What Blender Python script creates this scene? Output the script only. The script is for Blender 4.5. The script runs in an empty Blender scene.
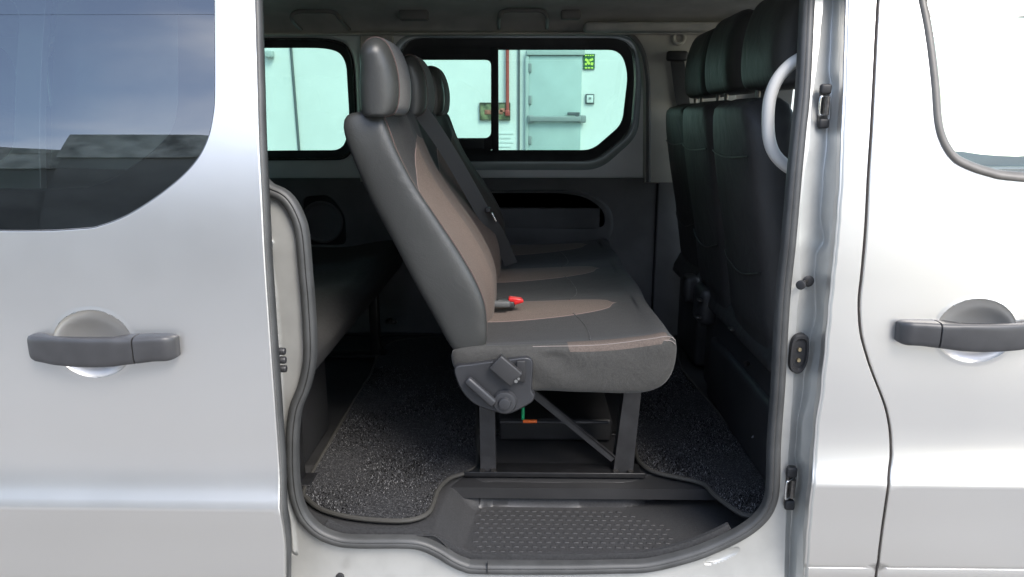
import bpy, bmesh, math, random
from mathutils import Vector, Matrix, geometry
random.seed(4)
PI = math.pi
C = bpy.context.scene.collection
sc = bpy.context.scene
# ------------------------------------------------------------------ camera model
F = 740.0; CAM = Vector((0, -1.5, 1.456)); PITCH = math.radians(13.15); YAW = math.radians(1.0)
ROT = (Matrix.Rotation(YAW, 3, 'Z') @ Matrix.Rotation(PI/2 - PITCH, 3, 'X'))
def ray(px, py):
    return ROT @ Vector(((px-512)/F, -(py-288.5)/F, -1.0))
def U(px, py, Y):
    """world point seen at a pixel, standing at the real depth Y"""
    d = ray(px, py); t = (Y-CAM.y)/d.y
    return CAM + d*t
def G(px, py, z):
    d = ray(px, py); t = (z-CAM.z)/d.z
    return CAM + d*t
def US(px, py, f):
    """on a curved sheet Y=f(x,z)"""
    Y = 0.0
    for _ in range(25):
        p = U(px, py, Y); Y = f(p.x, p.z)
    p = U(px, py, Y)
    return p
# ------------------------------------------------------------------ body section
PROF = [(.2,.05),(.36,.030),(.43,.004),(.50,-.012),(.60,-.029),(.678,-.044),(.684,-.045),(.690,-.0435),(.724,-.030),(.762,-.0205),(.80,-.0175),(.84,-.0172),(.90,-.017),(1.0,-.013),(1.1,-.006),(1.2,.002),(1.30,.0135),(1.38,.028),(1.5,.058),(1.6,.088),(1.7,.123),(1.8,.165),(1.9,.23)]
def _slopes():
    n = len(PROF); d = [(PROF[i+1][1]-PROF[i][1])/(PROF[i+1][0]-PROF[i][0]) for i in range(n-1)]
    m = [d[0]]
    for i in range(1, n-1):
        h0 = PROF[i][0]-PROF[i-1][0]; h1 = PROF[i+1][0]-PROF[i][0]
        m.append((d[i-1]*h1+d[i]*h0)/(h0+h1))
    m.append(d[-1]); return m
PM = _slopes()
def S(z):
    if z <= PROF[0][0]: return PROF[0][1]
    if z >= PROF[-1][0]: return PROF[-1][1]+(z-PROF[-1][0])*.8
    for i in range(len(PROF)-1):
        if z < PROF[i+1][0]:
            h = PROF[i+1][0]-PROF[i][0]; t = (z-PROF[i][0])/h
            return ((2*t**3-3*t*t+1)*PROF[i][1] + (t**3-2*t*t+t)*h*PM[i] + (-2*t**3+3*t*t)*PROF[i+1][1] + (t**3-t*t)*h*PM[i+1])
def tumble(z): return max(0.0, S(max(z, 1.19)))
# ------------------------------------------------------------------ mesh tools
class MB:
    def __init__(s): s.v=[]; s.f=[]; s.mi=[]; s.n=None
    def add(s, vs, fs, mi=0):
        o=len(s.v); s.v += [Vector(p) for p in vs]; s.f += [tuple(i+o for i in f) for f in fs]; s.mi += [mi]*len(fs)
    def grid(s, rows, cu=False, cv=False, mi=0, caps=False):
        nr=len(rows); nc=len(rows[0]); vs=[p for r in rows for p in r]; fs=[]
        for i in range(nr if cv else nr-1):
            for j in range(nc if cu else nc-1):
                a=i*nc+j; b=i*nc+(j+1)%nc; c=((i+1)%nr)*nc+(j+1)%nc; d=((i+1)%nr)*nc+j
                fs.append((a,b,c,d))
        if caps:
            fs.append(tuple(range(nc))[::-1]); fs.append(tuple(range((nr-1)*nc, nr*nc)))
        s.add(vs, fs, mi)
    def box(s, c, d, rot=None, mi=0, bev=0.0):
        bm=bmesh.new(); bmesh.ops.create_cube(bm,size=1)
        for v in bm.verts: v.co = Vector((v.co.x*d[0], v.co.y*d[1], v.co.z*d[2]))
        if bev>0: bmesh.ops.bevel(bm, geom=bm.edges[:], offset=bev, segments=3, profile=.5, affect='EDGES')
        bm.verts.index_update()
        R = rot if rot else Matrix.Identity(3)
        s.add([R@v.co+Vector(c) for v in bm.verts],[tuple(v.index for v in f.verts) for f in bm.faces],mi); bm.free()
    def cyl(s, a, b, r, r2=None, n=16, mi=0, bev=.0):
        a=Vector(a); b=Vector(b); r2 = r if r2 is None else r2
        ax=(b-a).normalized(); u=ax.orthogonal().normalized(); w=ax.cross(u); L=(b-a).length
        st=[(0,r)] if not bev else [(0,r-bev),(bev*.3,r-bev*.3),(bev,r)]
        st+=[(L,r2)] if not bev else [(L-bev,r2),(L-bev*.3,r2-bev*.3),(L,r2-bev)]
        rows=[[a+ax*t+u*(q*math.cos(2*PI*k/n))+w*(q*math.sin(2*PI*k/n)) for k in range(n)] for t,q in st]
        s.grid(rows, cu=True, caps=True, mi=mi)
    def tube(s, path, r, closed=False, n=10, prof=None, mi=0, up=Vector((0,-1,0))):
        path=[Vector(p) for p in path]; N=len(path); rows=[]
        for i,p in enumerate(path):
            a = path[i-1] if (i>0 or closed) else p; b = path[(i+1)%N] if (i<N-1 or closed) else p
            t=(b-a).normalized(); w=t.cross(up)
            if w.length<1e-4: w=t.orthogonal()
            w.normalize(); u=w.cross(t).normalized()
            pr = prof or [(r*math.cos(2*PI*k/n), r*math.sin(2*PI*k/n)) for k in range(n)]
            rows.append([p+w*q[0]+u*q[1] for q in pr])
        s.grid(rows, cu=True, cv=closed, caps=not closed, mi=mi)
    def build(s, name, mats, parent=None, smooth=True, angle=40):
        me=bpy.data.meshes.new(name); me.from_pydata([tuple(v) for v in s.v],[],s.f); me.update()
        if s.n is None:
            bm=bmesh.new(); bm.from_mesh(me); bmesh.ops.recalc_face_normals(bm,faces=bm.faces); bm.to_mesh(me); bm.free()
        for m in (mats if isinstance(mats,(list,tuple)) else [mats]): me.materials.append(m)
        for p,i in zip(me.polygons,s.mi): p.material_index=i
        if smooth:
            me.polygons.foreach_set('use_smooth',[True]*len(me.polygons))
            if s.n is None: me.set_sharp_from_angle(angle=math.radians(angle))
            else: me.normals_split_custom_set_from_vertices([tuple(n) for n in s.n])
        o=bpy.data.objects.new(name,me); C.objects.link(o)
        if parent: o.parent=parent; o.matrix_parent_inverse = parent.matrix_basis.inverted()
        return o
def build_each(m, name, mats, parent, **k):
    par=list(range(len(m.v)))
    def fnd(i):
        while par[i]!=i: par[i]=par[par[i]]; i=par[i]
        return i
    for f in m.f:
        for j in f[1:]: par[fnd(j)]=fnd(f[0])
    gr={}
    for f,mi in zip(m.f,m.mi): gr.setdefault(fnd(f[0]),[]).append((f,mi))
    out=[]
    for g in gr.values():
        q=MB(); ids=sorted({i for f,_ in g for i in f}); mp={i:k_ for k_,i in enumerate(ids)}
        q.v=[m.v[i] for i in ids]; q.f=[tuple(mp[i] for i in f) for f,_ in g]; q.mi=[x for _,x in g]
        out.append(q.build(name,mats,parent,**k))
    return out
def rp(pts, n=6):
    """polygon with rounded corners: (x,y,r)"""
    out=[]; N=len(pts)
    for i,(x,y,r) in enumerate(pts):
        p=Vector((x,y)); a=(Vector(pts[i-1][:2])-p); b=(Vector(pts[(i+1)%N][:2])-p)
        la=min(r,a.length*.49); lb=min(r,b.length*.49); A=p+a.normalized()*la; B=p+b.normalized()*lb
        for k in range(n+1):
            t=k/n; out.append(tuple(A*(1-t)**2+p*2*t*(1-t)+B*t*t))
    return out
def cat(P, n=6, closed=False):
    P=[Vector(p) for p in P]; N=len(P); out=[]
    for i in range(N if closed else N-1):
        p1=P[i]; p2=P[(i+1)%N]
        p0=P[i-1] if (i>0 or closed) else p1*2-p2; p3=P[(i+2)%N] if (i+2<N or closed) else p2*2-p1
        for k in range(n):
            t=k/n; out.append(.5*((2*p1)+(p2-p0)*t+(2*p0-5*p1+4*p2-p3)*t*t+(3*p1-p0-3*p2+p3)*t**3))
    if not closed: out.append(P[-1])
    return out
def resample(loop, step):
    out=[]; N=len(loop)
    for i in range(N):
        a=Vector(loop[i]); b=Vector(loop[(i+1)%N]); L=(b-a).length; k=max(1,math.ceil(L/step))
        for j in range(k): out.append(a+(b-a)*(j/k))
    r=[out[0]]
    for p in out[1:]:
        if (p-r[-1]).length>8e-4: r.append(p)
    if (r[0]-r[-1]).length<8e-4: r.pop()
    return r
def inside(p, L):
    x,y=p; c=False; j=len(L)-1
    for i in range(len(L)):
        xi,yi=L[i]; xj,yj=L[j]
        if (yi>y)!=(yj>y) and x<(xj-xi)*(y-yi)/(yj-yi)+xi: c=not c
        j=i
    return c
def edist(p, L):
    best=9e9; N=len(L); px,py=p
    for i in range(N):
        ax,ay=L[i]; bx,by=L[(i+1)%N]; dx=bx-ax; dy=by-ay; q=dx*dx+dy*dy
        t=0 if q==0 else max(0,min(1,((px-ax)*dx+(py-ay)*dy)/q)); ex=ax+dx*t-px; ey=ay+dy*t-py
        e=ex*ex+ey*ey
        if e<best: best=e
    return math.sqrt(best)
def area(L): return .5*sum(L[i][0]*L[(i+1)%len(L)][1]-L[(i+1)%len(L)][0]*L[i][1] for i in range(len(L)))
def sheet(outer, holes, Yf, step=.025, thick=.015, rad=.002, side=-1, extra=(), rowz=(), skip=None, plane='xz'):
    """curved sheet metal: outline and holes in X-Z, Y=Yf(x,z); side -1: outside faces -Y"""
    outer=resample(outer,step); holes=[resample(h,step) for h in holes]
    loops=[outer]+holes; V=[]; E=[]
    for L in loops:
        o=len(V); V+=[tuple(p) for p in L]; E+=[(o+i,o+(i+1)%len(L)) for i in range(len(L))]
    T=[[tuple(p) for p in L] for L in loops]
    x0=min(p[0] for p in T[0]); x1=max(p[0] for p in T[0]); z0=min(p[1] for p in T[0]); z1=max(p[1] for p in T[0])
    zs=[]; z=z0
    while z<z1: zs.append(z); z+=step
    zs=[z for z in zs if all(abs(z-r)>step*.35 for r in rowz)]+[r for r in rowz if z0<r<z1]
    cand=[]
    for z in zs:
        x=x0+step*.5
        while x<x1: cand.append((x,z)); x+=step
    cand=[c for c in cand if not(skip and skip(*c))]
    minrow=step*.35
    def ok(c,d): return inside(c,T[0]) and not any(inside(c,h) for h in T[1:]) and all(edist(c,L)>d for L in T)
    V+=[c for c in cand if ok(c,minrow)]+[c for c in extra if ok(c,.001)]
    r=geometry.delaunay_2d_cdt([Vector(v) for v in V],E,[],0,1e-6)
    P=[tuple(v) for v in r[0]]; fs=[]
    for f in r[2]:
        c=(sum(P[i][0] for i in f)/len(f), sum(P[i][1] for i in f)/len(f))
        if inside(c,T[0]) and not any(inside(c,h) for h in T[1:]): fs.append(tuple(f))
    m=MB(); e=3e-4
    def nrm(x,z):
        gx=(Yf(x+e,z)-Yf(x-e,z))/(2*e); gz=(Yf(x,z+e)-Yf(x,z-e))/(2*e)
        return (Vector((gx,-1,gz)) if side<0 else Vector((-gx,1,-gz))).normalized()
    m.v=[Vector((x,Yf(x,z),z)) for x,z in P]; m.n=[nrm(x,z) for x,z in P]
    for f in fs:
        a,b,c=[m.v[i] for i in f[:3]]
        if ((b-a).cross(c-a)).dot(m.n[f[0]])<0: f=f[::-1]
        m.f.append(f)
    for k,L in enumerate(T):
        sg = 1 if area(L)>0 else -1
        if k>0: sg=-sg
        N=len(L); base=len(m.v)
        for i in range(N):
            a=Vector(L[i-1]); b=Vector(L[(i+1)%N]); t=(b-a).normalized(); o=Vector((t.y,-t.x))*sg
            x,z=L[i]; y=Yf(x,z); n=nrm(x,z); on=Vector((o.x,0,o.y))
            for q,(off,dy,nn) in enumerate(((0,0,n),(rad,rad,on),(rad,thick,on))):
                m.v.append(Vector((x+o.x*off, y-side*dy, z+o.y*off))); m.n.append(nn)
        for i in range(N):
            for q in range(2):
                a=base+i*3+q; b=base+((i+1)%N)*3+q; f=(a,b,b+1,a+1)
                A,B,D=m.v[a],m.v[b],m.v[b+1]
                if ((B-A).cross(D-A)).dot(m.n[a+1])<0: f=f[::-1]
                m.f.append(f)
    m.mi=[0]*len(m.f)
    return m
# ------------------------------------------------------------------ object tools
def thing(name, label, cat_, loc=(0,0,0), group=None):
    o=bpy.data.objects.new(name,None); C.objects.link(o); o.location=loc; o['label']=label; o['category']=cat_
    o.empty_display_size=.1
    if group: o['group']=group
    return o
def tag(o,label,cat_,group=None):
    o['label']=label; o['category']=cat_
    if group: o['group']=group
    return o
def struct(o): o['kind']='structure'; return o
# ------------------------------------------------------------------ materials
def mat(name, col, rough=.5, metal=0.0, bump=None, coat=0, spec=.5, var=None, sheen=0, coatr=.03, bdist=.001, wr=None):
    m=bpy.data.materials.new(name); m.use_nodes=True; nt=m.node_tree; N=nt.nodes; b=N['Principled BSDF']
    b.inputs['Base Color'].default_value=(*col,1); b.inputs['Roughness'].default_value=rough; b.inputs['Metallic'].default_value=metal
    b.inputs['Coat Weight'].default_value=coat; b.inputs['Coat Roughness'].default_value=coatr; b.inputs['Specular IOR Level'].default_value=spec
    if sheen: b.inputs['Sheen Weight'].default_value=sheen; b.inputs['Sheen Roughness'].default_value=.4
    tc=N.new('ShaderNodeTexCoord')
    if var:
        n=N.new('ShaderNodeTexNoise'); n.inputs['Scale'].default_value=var[0]; n.inputs['Detail'].default_value=5
        nt.links.new(tc.outputs['Object'],n.inputs['Vector'])
        r=N.new('ShaderNodeValToRGB'); r.color_ramp.elements[0].position=.35; r.color_ramp.elements[1].position=.65
        r.color_ramp.elements[0].color=(*[c*(1-var[1]) for c in col],1); r.color_ramp.elements[1].color=(*[min(1,c*(1+var[1])) for c in col],1)
        nt.links.new(n.outputs['Fac'],r.inputs[0]); nt.links.new(r.outputs[0],b.inputs['Base Color'])
        mr=N.new('ShaderNodeMapRange'); mr.inputs['To Min'].default_value=max(0,rough*.85); mr.inputs['To Max'].default_value=min(1,rough*1.15)
        n2=N.new('ShaderNodeTexNoise'); n2.inputs['Scale'].default_value=var[0]*.37; n2.inputs['Detail'].default_value=4
        nt.links.new(tc.outputs['Object'],n2.inputs['Vector'])
        nt.links.new(n2.outputs['Fac'],mr.inputs['Value']); nt.links.new(mr.outputs[0],b.inputs['Roughness'])
    if bump:
        n=N.new('ShaderNodeTexNoise'); n.inputs['Scale'].default_value=bump[0]; n.inputs['Detail'].default_value=3
        nt.links.new(tc.outputs['Object'],n.inputs['Vector'])
        bp=N.new('ShaderNodeBump'); bp.inputs['Strength'].default_value=bump[1]; bp.inputs['Distance'].default_value=bdist
        nt.links.new(n.outputs['Fac'],bp.inputs['Height']); nt.links.new(bp.outputs[0],b.inputs['Normal'])
        if wr:
            n4=N.new('ShaderNodeTexNoise'); n4.inputs['Scale'].default_value=wr[0]; n4.inputs['Detail'].default_value=5; n4.inputs['Distortion'].default_value=1.2
            nt.links.new(tc.outputs['Object'],n4.inputs['Vector'])
            b4=N.new('ShaderNodeBump'); b4.inputs['Strength'].default_value=wr[1]; b4.inputs['Distance'].default_value=.012
            nt.links.new(n4.outputs['Fac'],b4.inputs['Height']); nt.links.new(bp.outputs[0],b4.inputs['Normal']); nt.links.new(b4.outputs[0],b.inputs['Normal'])
    return m
def glass(name, tint, ior=1.5):
    m=bpy.data.materials.new(name); m.use_nodes=True; nt=m.node_tree; N=nt.nodes; N.clear()
    t=N.new('ShaderNodeBsdfTransparent'); t.inputs[0].default_value=(*tint,1)
    g=N.new('ShaderNodeBsdfGlossy'); g.inputs['Roughness'].default_value=.0; g.inputs[0].default_value=(1,1,1,1)
    fr=N.new('ShaderNodeFresnel'); fr.inputs[0].default_value=ior
    mx=N.new('ShaderNodeMixShader'); o=N.new('ShaderNodeOutputMaterial')
    nt.links.new(fr.outputs[0],mx.inputs[0]); nt.links.new(t.outputs[0],mx.inputs[1]); nt.links.new(g.outputs[0],mx.inputs[2]); nt.links.new(mx.outputs[0],o.inputs[0])
    return m
def paint():
    m=mat('silver_metallic_paint',(.73,.715,.685),.35,.88,coat=.6,coatr=.05); nt=m.node_tree; N=nt.nodes; b=N['Principled BSDF']
    tc=N.new('ShaderNodeTexCoord'); n=N.new('ShaderNodeTexNoise'); n.inputs['Scale'].default_value=130; n.inputs['Detail'].default_value=6; n.inputs['Roughness'].default_value=.8
    nt.links.new(tc.outputs['Object'],n.inputs['Vector'])
    bp=N.new('ShaderNodeBump'); bp.inputs['Strength'].default_value=.06; bp.inputs['Distance'].default_value=.0008
    n2=N.new('ShaderNodeTexNoise'); n2.inputs['Scale'].default_value=3.5; n2.inputs['Detail'].default_value=6; n2.inputs['Roughness'].default_value=.7
    nt.links.new(tc.outputs['Object'],n2.inputs['Vector'])
    mr=N.new('ShaderNodeMapRange'); mr.inputs['To Min'].default_value=.30; mr.inputs['To Max'].default_value=.43
    nt.links.new(n2.outputs['Fac'],mr.inputs['Value']); nt.links.new(mr.outputs[0],b.inputs['Roughness'])
    nt.links.new(n.outputs['Fac'],bp.inputs['Height']); nt.links.new(bp.outputs[0],b.inputs['Normal'])
    return m
M={}
M['paint']=paint()
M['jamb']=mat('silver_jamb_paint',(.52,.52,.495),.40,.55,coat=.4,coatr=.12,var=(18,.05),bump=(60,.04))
M['handle']=mat('dark_grey_textured_plastic',(.044,.044,.046),.42,bump=(900,.25),bdist=.0006,var=(30,.1))
M['rubber']=mat('black_rubber',(.022,.022,.023),.55,bump=(300,.15),var=(12,.25))
M['seal']=mat('dusty_rubber_seal',(.055,.056,.055),.5,bump=(220,.1),var=(14,.18))
M['trimrub']=mat('weathered_window_rubber',(.14,.13,.115),.42,var=(20,.12))
M['plastic']=mat('black_interior_plastic',(.028,.028,.029),.5,bump=(700,.35),bdist=.0006,var=(9,.15))
M['plastic2']=mat('dark_grey_door_trim',(.15,.146,.143),.55,bump=(600,.3),bdist=.0006,var=(7,.12))
M['tread']=mat('step_tray_plastic',(.042,.042,.043),.46,bump=(500,.35),bdist=.0006,var=(240,.22),wr=(5,.12))
M['greytrim']=mat('grey_pillar_trim',(.46,.44,.39),.65,bump=(500,.2),var=(9,.08))
M['lining']=mat('grey_roof_lining',(.42,.41,.38),.9,bump=(900,.5),var=(11,.1))
M['beige']=mat('pale_grey_handle_plastic',(.56,.555,.53),.45,bump=(600,.15))
M['recl']=mat('slate_grey_plastic',(.030,.031,.034),.40,bump=(700,.3),bdist=.0006,var=(14,.1))
M['leath']=mat('dark_leatherette',(.037,.038,.036),.40,bump=(520,.4),bdist=.0008,var=(6,.12),wr=(7,.30))
M['frontseat']=mat('black_leatherette_back',(.034,.034,.034),.55,bump=(420,.4),bdist=.0008,var=(6,.15),wr=(9,.4))
M['darkseat']=mat('charcoal_seat_fabric',(.037,.036,.033),.8,bump=(500,.6),var=(260,.15),sheen=.2,wr=(9,.55))
M['steel']=mat('black_painted_steel',(.018,.018,.019),.35,.2,var=(25,.2))
M['legsteel']=mat('dark_grey_leg_steel',(.042,.042,.044),.4,.3,var=(20,.2),bump=(60,.1))
M['chrome']=mat('bare_metal',(.6,.6,.6),.22,1.0,var=(60,.1))
M['dirtym']=mat('greasy_metal',(.16,.15,.14),.35,.9,var=(90,.3),bump=(300,.3))
M['red']=mat('red_buckle_plastic',(.5,.02,.02),.3)
M['green']=mat('green_clip',(.01,.42,.16),.4)
M['orange']=mat('orange_clip',(.9,.17,.03),.4)
M['stitch']=mat('pale_stitching',(.22,.19,.175),.8)
M['stitchr']=mat('reddish_stitching',(.085,.055,.05),.8)
M['belt']=mat('grey_belt_webbing',(.085,.088,.088),.6,bump=(900,.4))
M['glassT']=glass('teal_tinted_glass',(.63,.80,.74))
M['glassP']=glass('smoked_glass',(.30,.36,.35),2.35)
M['glassC']=glass('clear_door_glass',(.88,.93,.88))
M['screw']=mat('zinc_screw',(.5,.5,.48),.3,1.0)
M['wall']=mat('white_cladding',(.74,.75,.73),.6,var=(1.2,.04),bump=(8,.05))
M['doorw']=mat('grey_metal_door',(.42,.50,.49),.5,var=(3,.05))
M['frame']=mat('light_grey_door_frame',(.40,.45,.44),.5)
M['darkline']=mat('dark_grey_conduit',(.10,.11,.12),.5)
M['bar']=mat('grey_bar',(.25,.27,.27),.4)
M['redp']=mat('red_pipe_paint',(.38,.06,.05),.4,var=(5,.1))
M['concrete']=mat('pale_concrete',(.215,.212,.203),.85,var=(.9,.18),bump=(20,.4))
M['inner']=mat('silver_inner_paint',(.80,.80,.78),.35,.1,coat=.3,coatr=.15,var=(8,.04))
M['fascia']=mat('grey_fascia',(.40,.41,.37),.8,var=(1.6,.5))
M['ware']=mat('dark_warehouse_wall',(.19,.19,.175),.85,var=(.35,.35),bump=(3,.3))
M['wareroof']=mat('grey_roof_sheet',(.16,.165,.155),.7,var=(.5,.2))
M['hill']=mat('hill_green',(.028,.045,.045),.95,var=(.02,.4))
M['silverplate']=mat('pale_plate',(.7,.72,.7),.5)
# brown tongue fabric: shape in the weave, dist from tongue axis along Y vs. width curve
def tongue(name, axis, a0, a1, curve, y0, period):
    m=mat(name,(.040,.039,.041),.85,sheen=.06); nt=m.node_tree; N=nt.nodes; b=N['Principled BSDF']; L=nt.links
    tc=N.new('ShaderNodeTexCoord'); sp=N.new('ShaderNodeSeparateXYZ'); L.new(tc.outputs['Object'],sp.inputs[0])
    s=N.new('ShaderNodeMath'); s.operation='SUBTRACT'; s.inputs[1].default_value=y0; L.new(sp.outputs['Y'],s.inputs[0])
    pp=N.new('ShaderNodeMath'); pp.operation='PINGPONG'; pp.inputs[1].default_value=period/2; L.new(s.outputs[0],pp.inputs[0])
    mr=N.new('ShaderNodeMapRange'); mr.inputs['From Min'].default_value=a0; mr.inputs['From Max'].default_value=a1; L.new(sp.outputs[axis],mr.inputs['Value'])
    fc=N.new('ShaderNodeFloatCurve'); cv=fc.mapping.curves[0]
    cv.points[0].location=curve[0]; cv.points[1].location=curve[-1]
    for p in curve[1:-1]: cv.points.new(*p)
    fc.mapping.update(); L.new(mr.outputs[0],fc.inputs['Value'])
    w=N.new('ShaderNodeMath'); w.operation='MULTIPLY'; w.inputs[1].default_value=.25; L.new(fc.outputs[0],w.inputs[0])
    d=N.new('ShaderNodeMath'); d.operation='SUBTRACT'; L.new(w.outputs[0],d.inputs[0]); L.new(pp.outputs[0],d.inputs[1])
    k=N.new('ShaderNodeMapRange'); k.inputs['From Min'].default_value=-.001; k.inputs['From Max'].default_value=.001; L.new(d.outputs[0],k.inputs['Value'])
    ab=N.new('ShaderNodeMath'); ab.operation='ABSOLUTE'; L.new(d.outputs[0],ab.inputs[0])
    st=N.new('ShaderNodeMapRange'); st.inputs['From Min'].default_value=.0022; st.inputs['From Max'].default_value=.0010; L.new(ab.outputs[0],st.inputs['Value'])
    no=N.new('ShaderNodeTexNoise'); no.inputs['Scale'].default_value=420; no.inputs['Detail'].default_value=4; L.new(tc.outputs['Object'],no.inputs['Vector'])
    no3=N.new('ShaderNodeTexNoise'); no3.inputs['Scale'].default_value=9; no3.inputs['Detail'].default_value=5; L.new(tc.outputs['Object'],no3.inputs['Vector'])
    def ramp(c0,c1,src):
        r=N.new('ShaderNodeValToRGB'); r.color_ramp.elements[0].position=.3; r.color_ramp.elements[1].position=.7
        r.color_ramp.elements[0].color=(*c0,1); r.color_ramp.elements[1].color=(*c1,1); L.new(src,r.inputs[0]); return r
    r1=ramp((.020,.020,.0205),(.044,.0435,.043),no.outputs['Fac']); r2=ramp((.080,.061,.050),(.142,.110,.092),no.outputs['Fac'])
    mx=N.new('ShaderNodeMix'); mx.data_type='RGBA'; L.new(k.outputs[0],mx.inputs[0]); L.new(r1.outputs[0],mx.inputs[6]); L.new(r2.outputs[0],mx.inputs[7])
    mx2=N.new('ShaderNodeMix'); mx2.data_type='RGBA'; L.new(st.outputs[0],mx2.inputs[0]); L.new(mx.outputs[2],mx2.inputs[6]); mx2.inputs[7].default_value=(.26,.19,.17,1)
    L.new(mx2.outputs[2],b.inputs['Base Color'])
    bp=N.new('ShaderNodeBump'); bp.inputs['Strength'].default_value=.5; bp.inputs['Distance'].default_value=.0008; L.new(no.outputs['Fac'],bp.inputs['Height'])
    bp2=N.new('ShaderNodeBump'); bp2.inputs['Strength'].default_value=.35; bp2.inputs['Distance'].default_value=.01; L.new(no3.outputs['Fac'],bp2.inputs['Height']); L.new(bp.outputs[0],bp2.inputs['Normal'])
    L.new(bp2.outputs[0],b.inputs['Normal'])
    return m
def carpet():
    m=mat('speckled_carpet',(.03,.03,.035),.95); nt=m.node_tree; N=nt.nodes; b=N['Principled BSDF']; L=nt.links
    tc=N.new('ShaderNodeTexCoord'); n=N.new('ShaderNodeTexNoise'); n.inputs['Scale'].default_value=190; n.inputs['Detail'].default_value=6; n.inputs['Roughness'].default_value=.75
    L.new(tc.outputs['Object'],n.inputs['Vector'])
    r=N.new('ShaderNodeValToRGB'); e=r.color_ramp.elements; e[0].position=.40; e[0].color=(.006,.006,.008,1); e[1].position=.56; e[1].color=(.036,.036,.037,1)
    q=e.new(.64); q.color=(.11,.11,.112,1); q=e.new(.72); q.color=(.22,.22,.225,1)
    L.new(n.outputs['Fac'],r.inputs[0]); L.new(r.outputs[0],b.inputs['Base Color'])
    bp=N.new('ShaderNodeBump'); bp.inputs['Strength'].default_value=.9; bp.inputs['Distance'].default_value=.004; L.new(n.outputs['Fac'],bp.inputs['Height']); L.new(bp.outputs[0],b.inputs['Normal'])
    return m
M['carpet']=carpet()

# ================================================================== PASSENGER VAN
van=thing('passenger_van','silver passenger van standing with its side door slid open on dark seats','van',(0,0,0))
Yb=lambda x,z: S(z)                       # body skin
YD=-.120                                  # the slid-back door rides this far outside
# ---- jamb frame sheet round the door opening
SEALO=[(264,192),(282,202),(292,218),(297,237),(300,272),(302.5,300),(304.5,335),(304,360),(299,383),(291,404),(287.5,431),(287.5,467),(291,496),(300,518),(316,534),(337,543),(360,545.5),(400,545.5),(419,547),(435,553.5),(449,562),(463,568),(480,570.5),(560,571),(617,570),(646,569),(676,563),(705,554),(734,541),(755,528),(769.5,513),(776.5,496),(778.5,475),(779.5,440),(783.5,384),(787,319),(790,280),(795.5,227),(799.6,180),(804,135),(808,97),(811,45),(813,0),(815,-60),(812,-95),(800,-112),(770,-118),(500,-120),(290,-118),(262,-110),(246,-90),(240,-40),(238,40),(240,120),(245,165)]
Yfr=lambda x,z: .045+tumble(z)
seal_o=[US(x,y,Yfr) for x,y in SEALO]
so2=[(p.x,p.z) for p in cat([(p.x,p.z) for p in seal_o],5,True)]if False else [tuple(q) for q in cat([(p.x,p.z) for p in seal_o],5,True)]
# offset inwards for the seal centre line
def offset(L,d):
    sg=1 if area(L)>0 else -1; out=[]; N=len(L)
    for i in range(N):
        a=Vector(L[i-1]); b=Vector(L[(i+1)%N]); t=(b-a).normalized(); o=Vector((t.y,-t.x))*sg
        out.append((L[i][0]+o.x*d, L[i][1]+o.y*d))
    return out
hole=offset(so2,-.014)
COLS={ # y: c0..c4
 -120:(812,832,844,849,853), -60:(812,828,838,844,849.5), 0:(813,823,833,839.5,846.3), 40:(811,819.5,831,839,845.2),70:(809.5,816,829.5,837.5,844.3), 88:(808.5,813,832,840,844),110:(806.5,811,830,838,843),140:(803.6,809,827,834.6,841.5),
 180:(799.6,804,823,833,840.2),215:(796,799.5,820.5,831,837.6),240:(794,799,824,829,835.7),255:(792.5,800,816,826,834),280:(789.8,801,815,824,831.5),312:(787.3,797,816,822,828.5),
 345:(785.5,795,810,818,825.7),384:(783.6,793,803.5,811,821.8),430:(780,790,797,802,815.8),455:(779,788,795,801,814),475:(778.4,787,798,804.5,813),510:(776,786,792,801,809.5),540:(775,785,790,797,807),577:(774,784,789,796,805),660:(772,781,786,792,800)}
rows=sorted(COLS)
Ycol=[.045,.046,.064,.026,.0]
def colpt(i,py):
    for a,b in zip(rows,rows[1:]):
        if a<=py<=b:
            t=(py-a)/(b-a); t=t*t*(3-2*t); x=COLS[a][i]*(1-t)+COLS[b][i]*t; break
    f=(lambda X,Z: S(Z)+.003) if i==4 else (lambda X,Z,i=i: Ycol[i]+tumble(Z)-.022*min(1,max(0,(.46-Z)/.12))**2*(1 if i<2 else .7))
    return US(x,py,f)
m=MB(); rr=[]
py=-120
while py<=660:
    p=[colpt(i,py) for i in range(5)]
    row=[]
    # small radii between facets
    for i in range(5):
        if i in (0,4): row.append(p[i])
        else:
            row.append(p[i].lerp(p[i-1],.14)); row.append(p[i].lerp(p[i-1],.04)+Vector((0,0,0))); row.append(p[i].lerp(p[i+1],.04)); row.append(p[i].lerp(p[i+1],.14))
    q=p[4]; row.append(q+Vector((.0015,-.004,0))); row.append(q+Vector((.006,-.0045,0)))
    rr.append(row[1:]); py+=5
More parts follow.
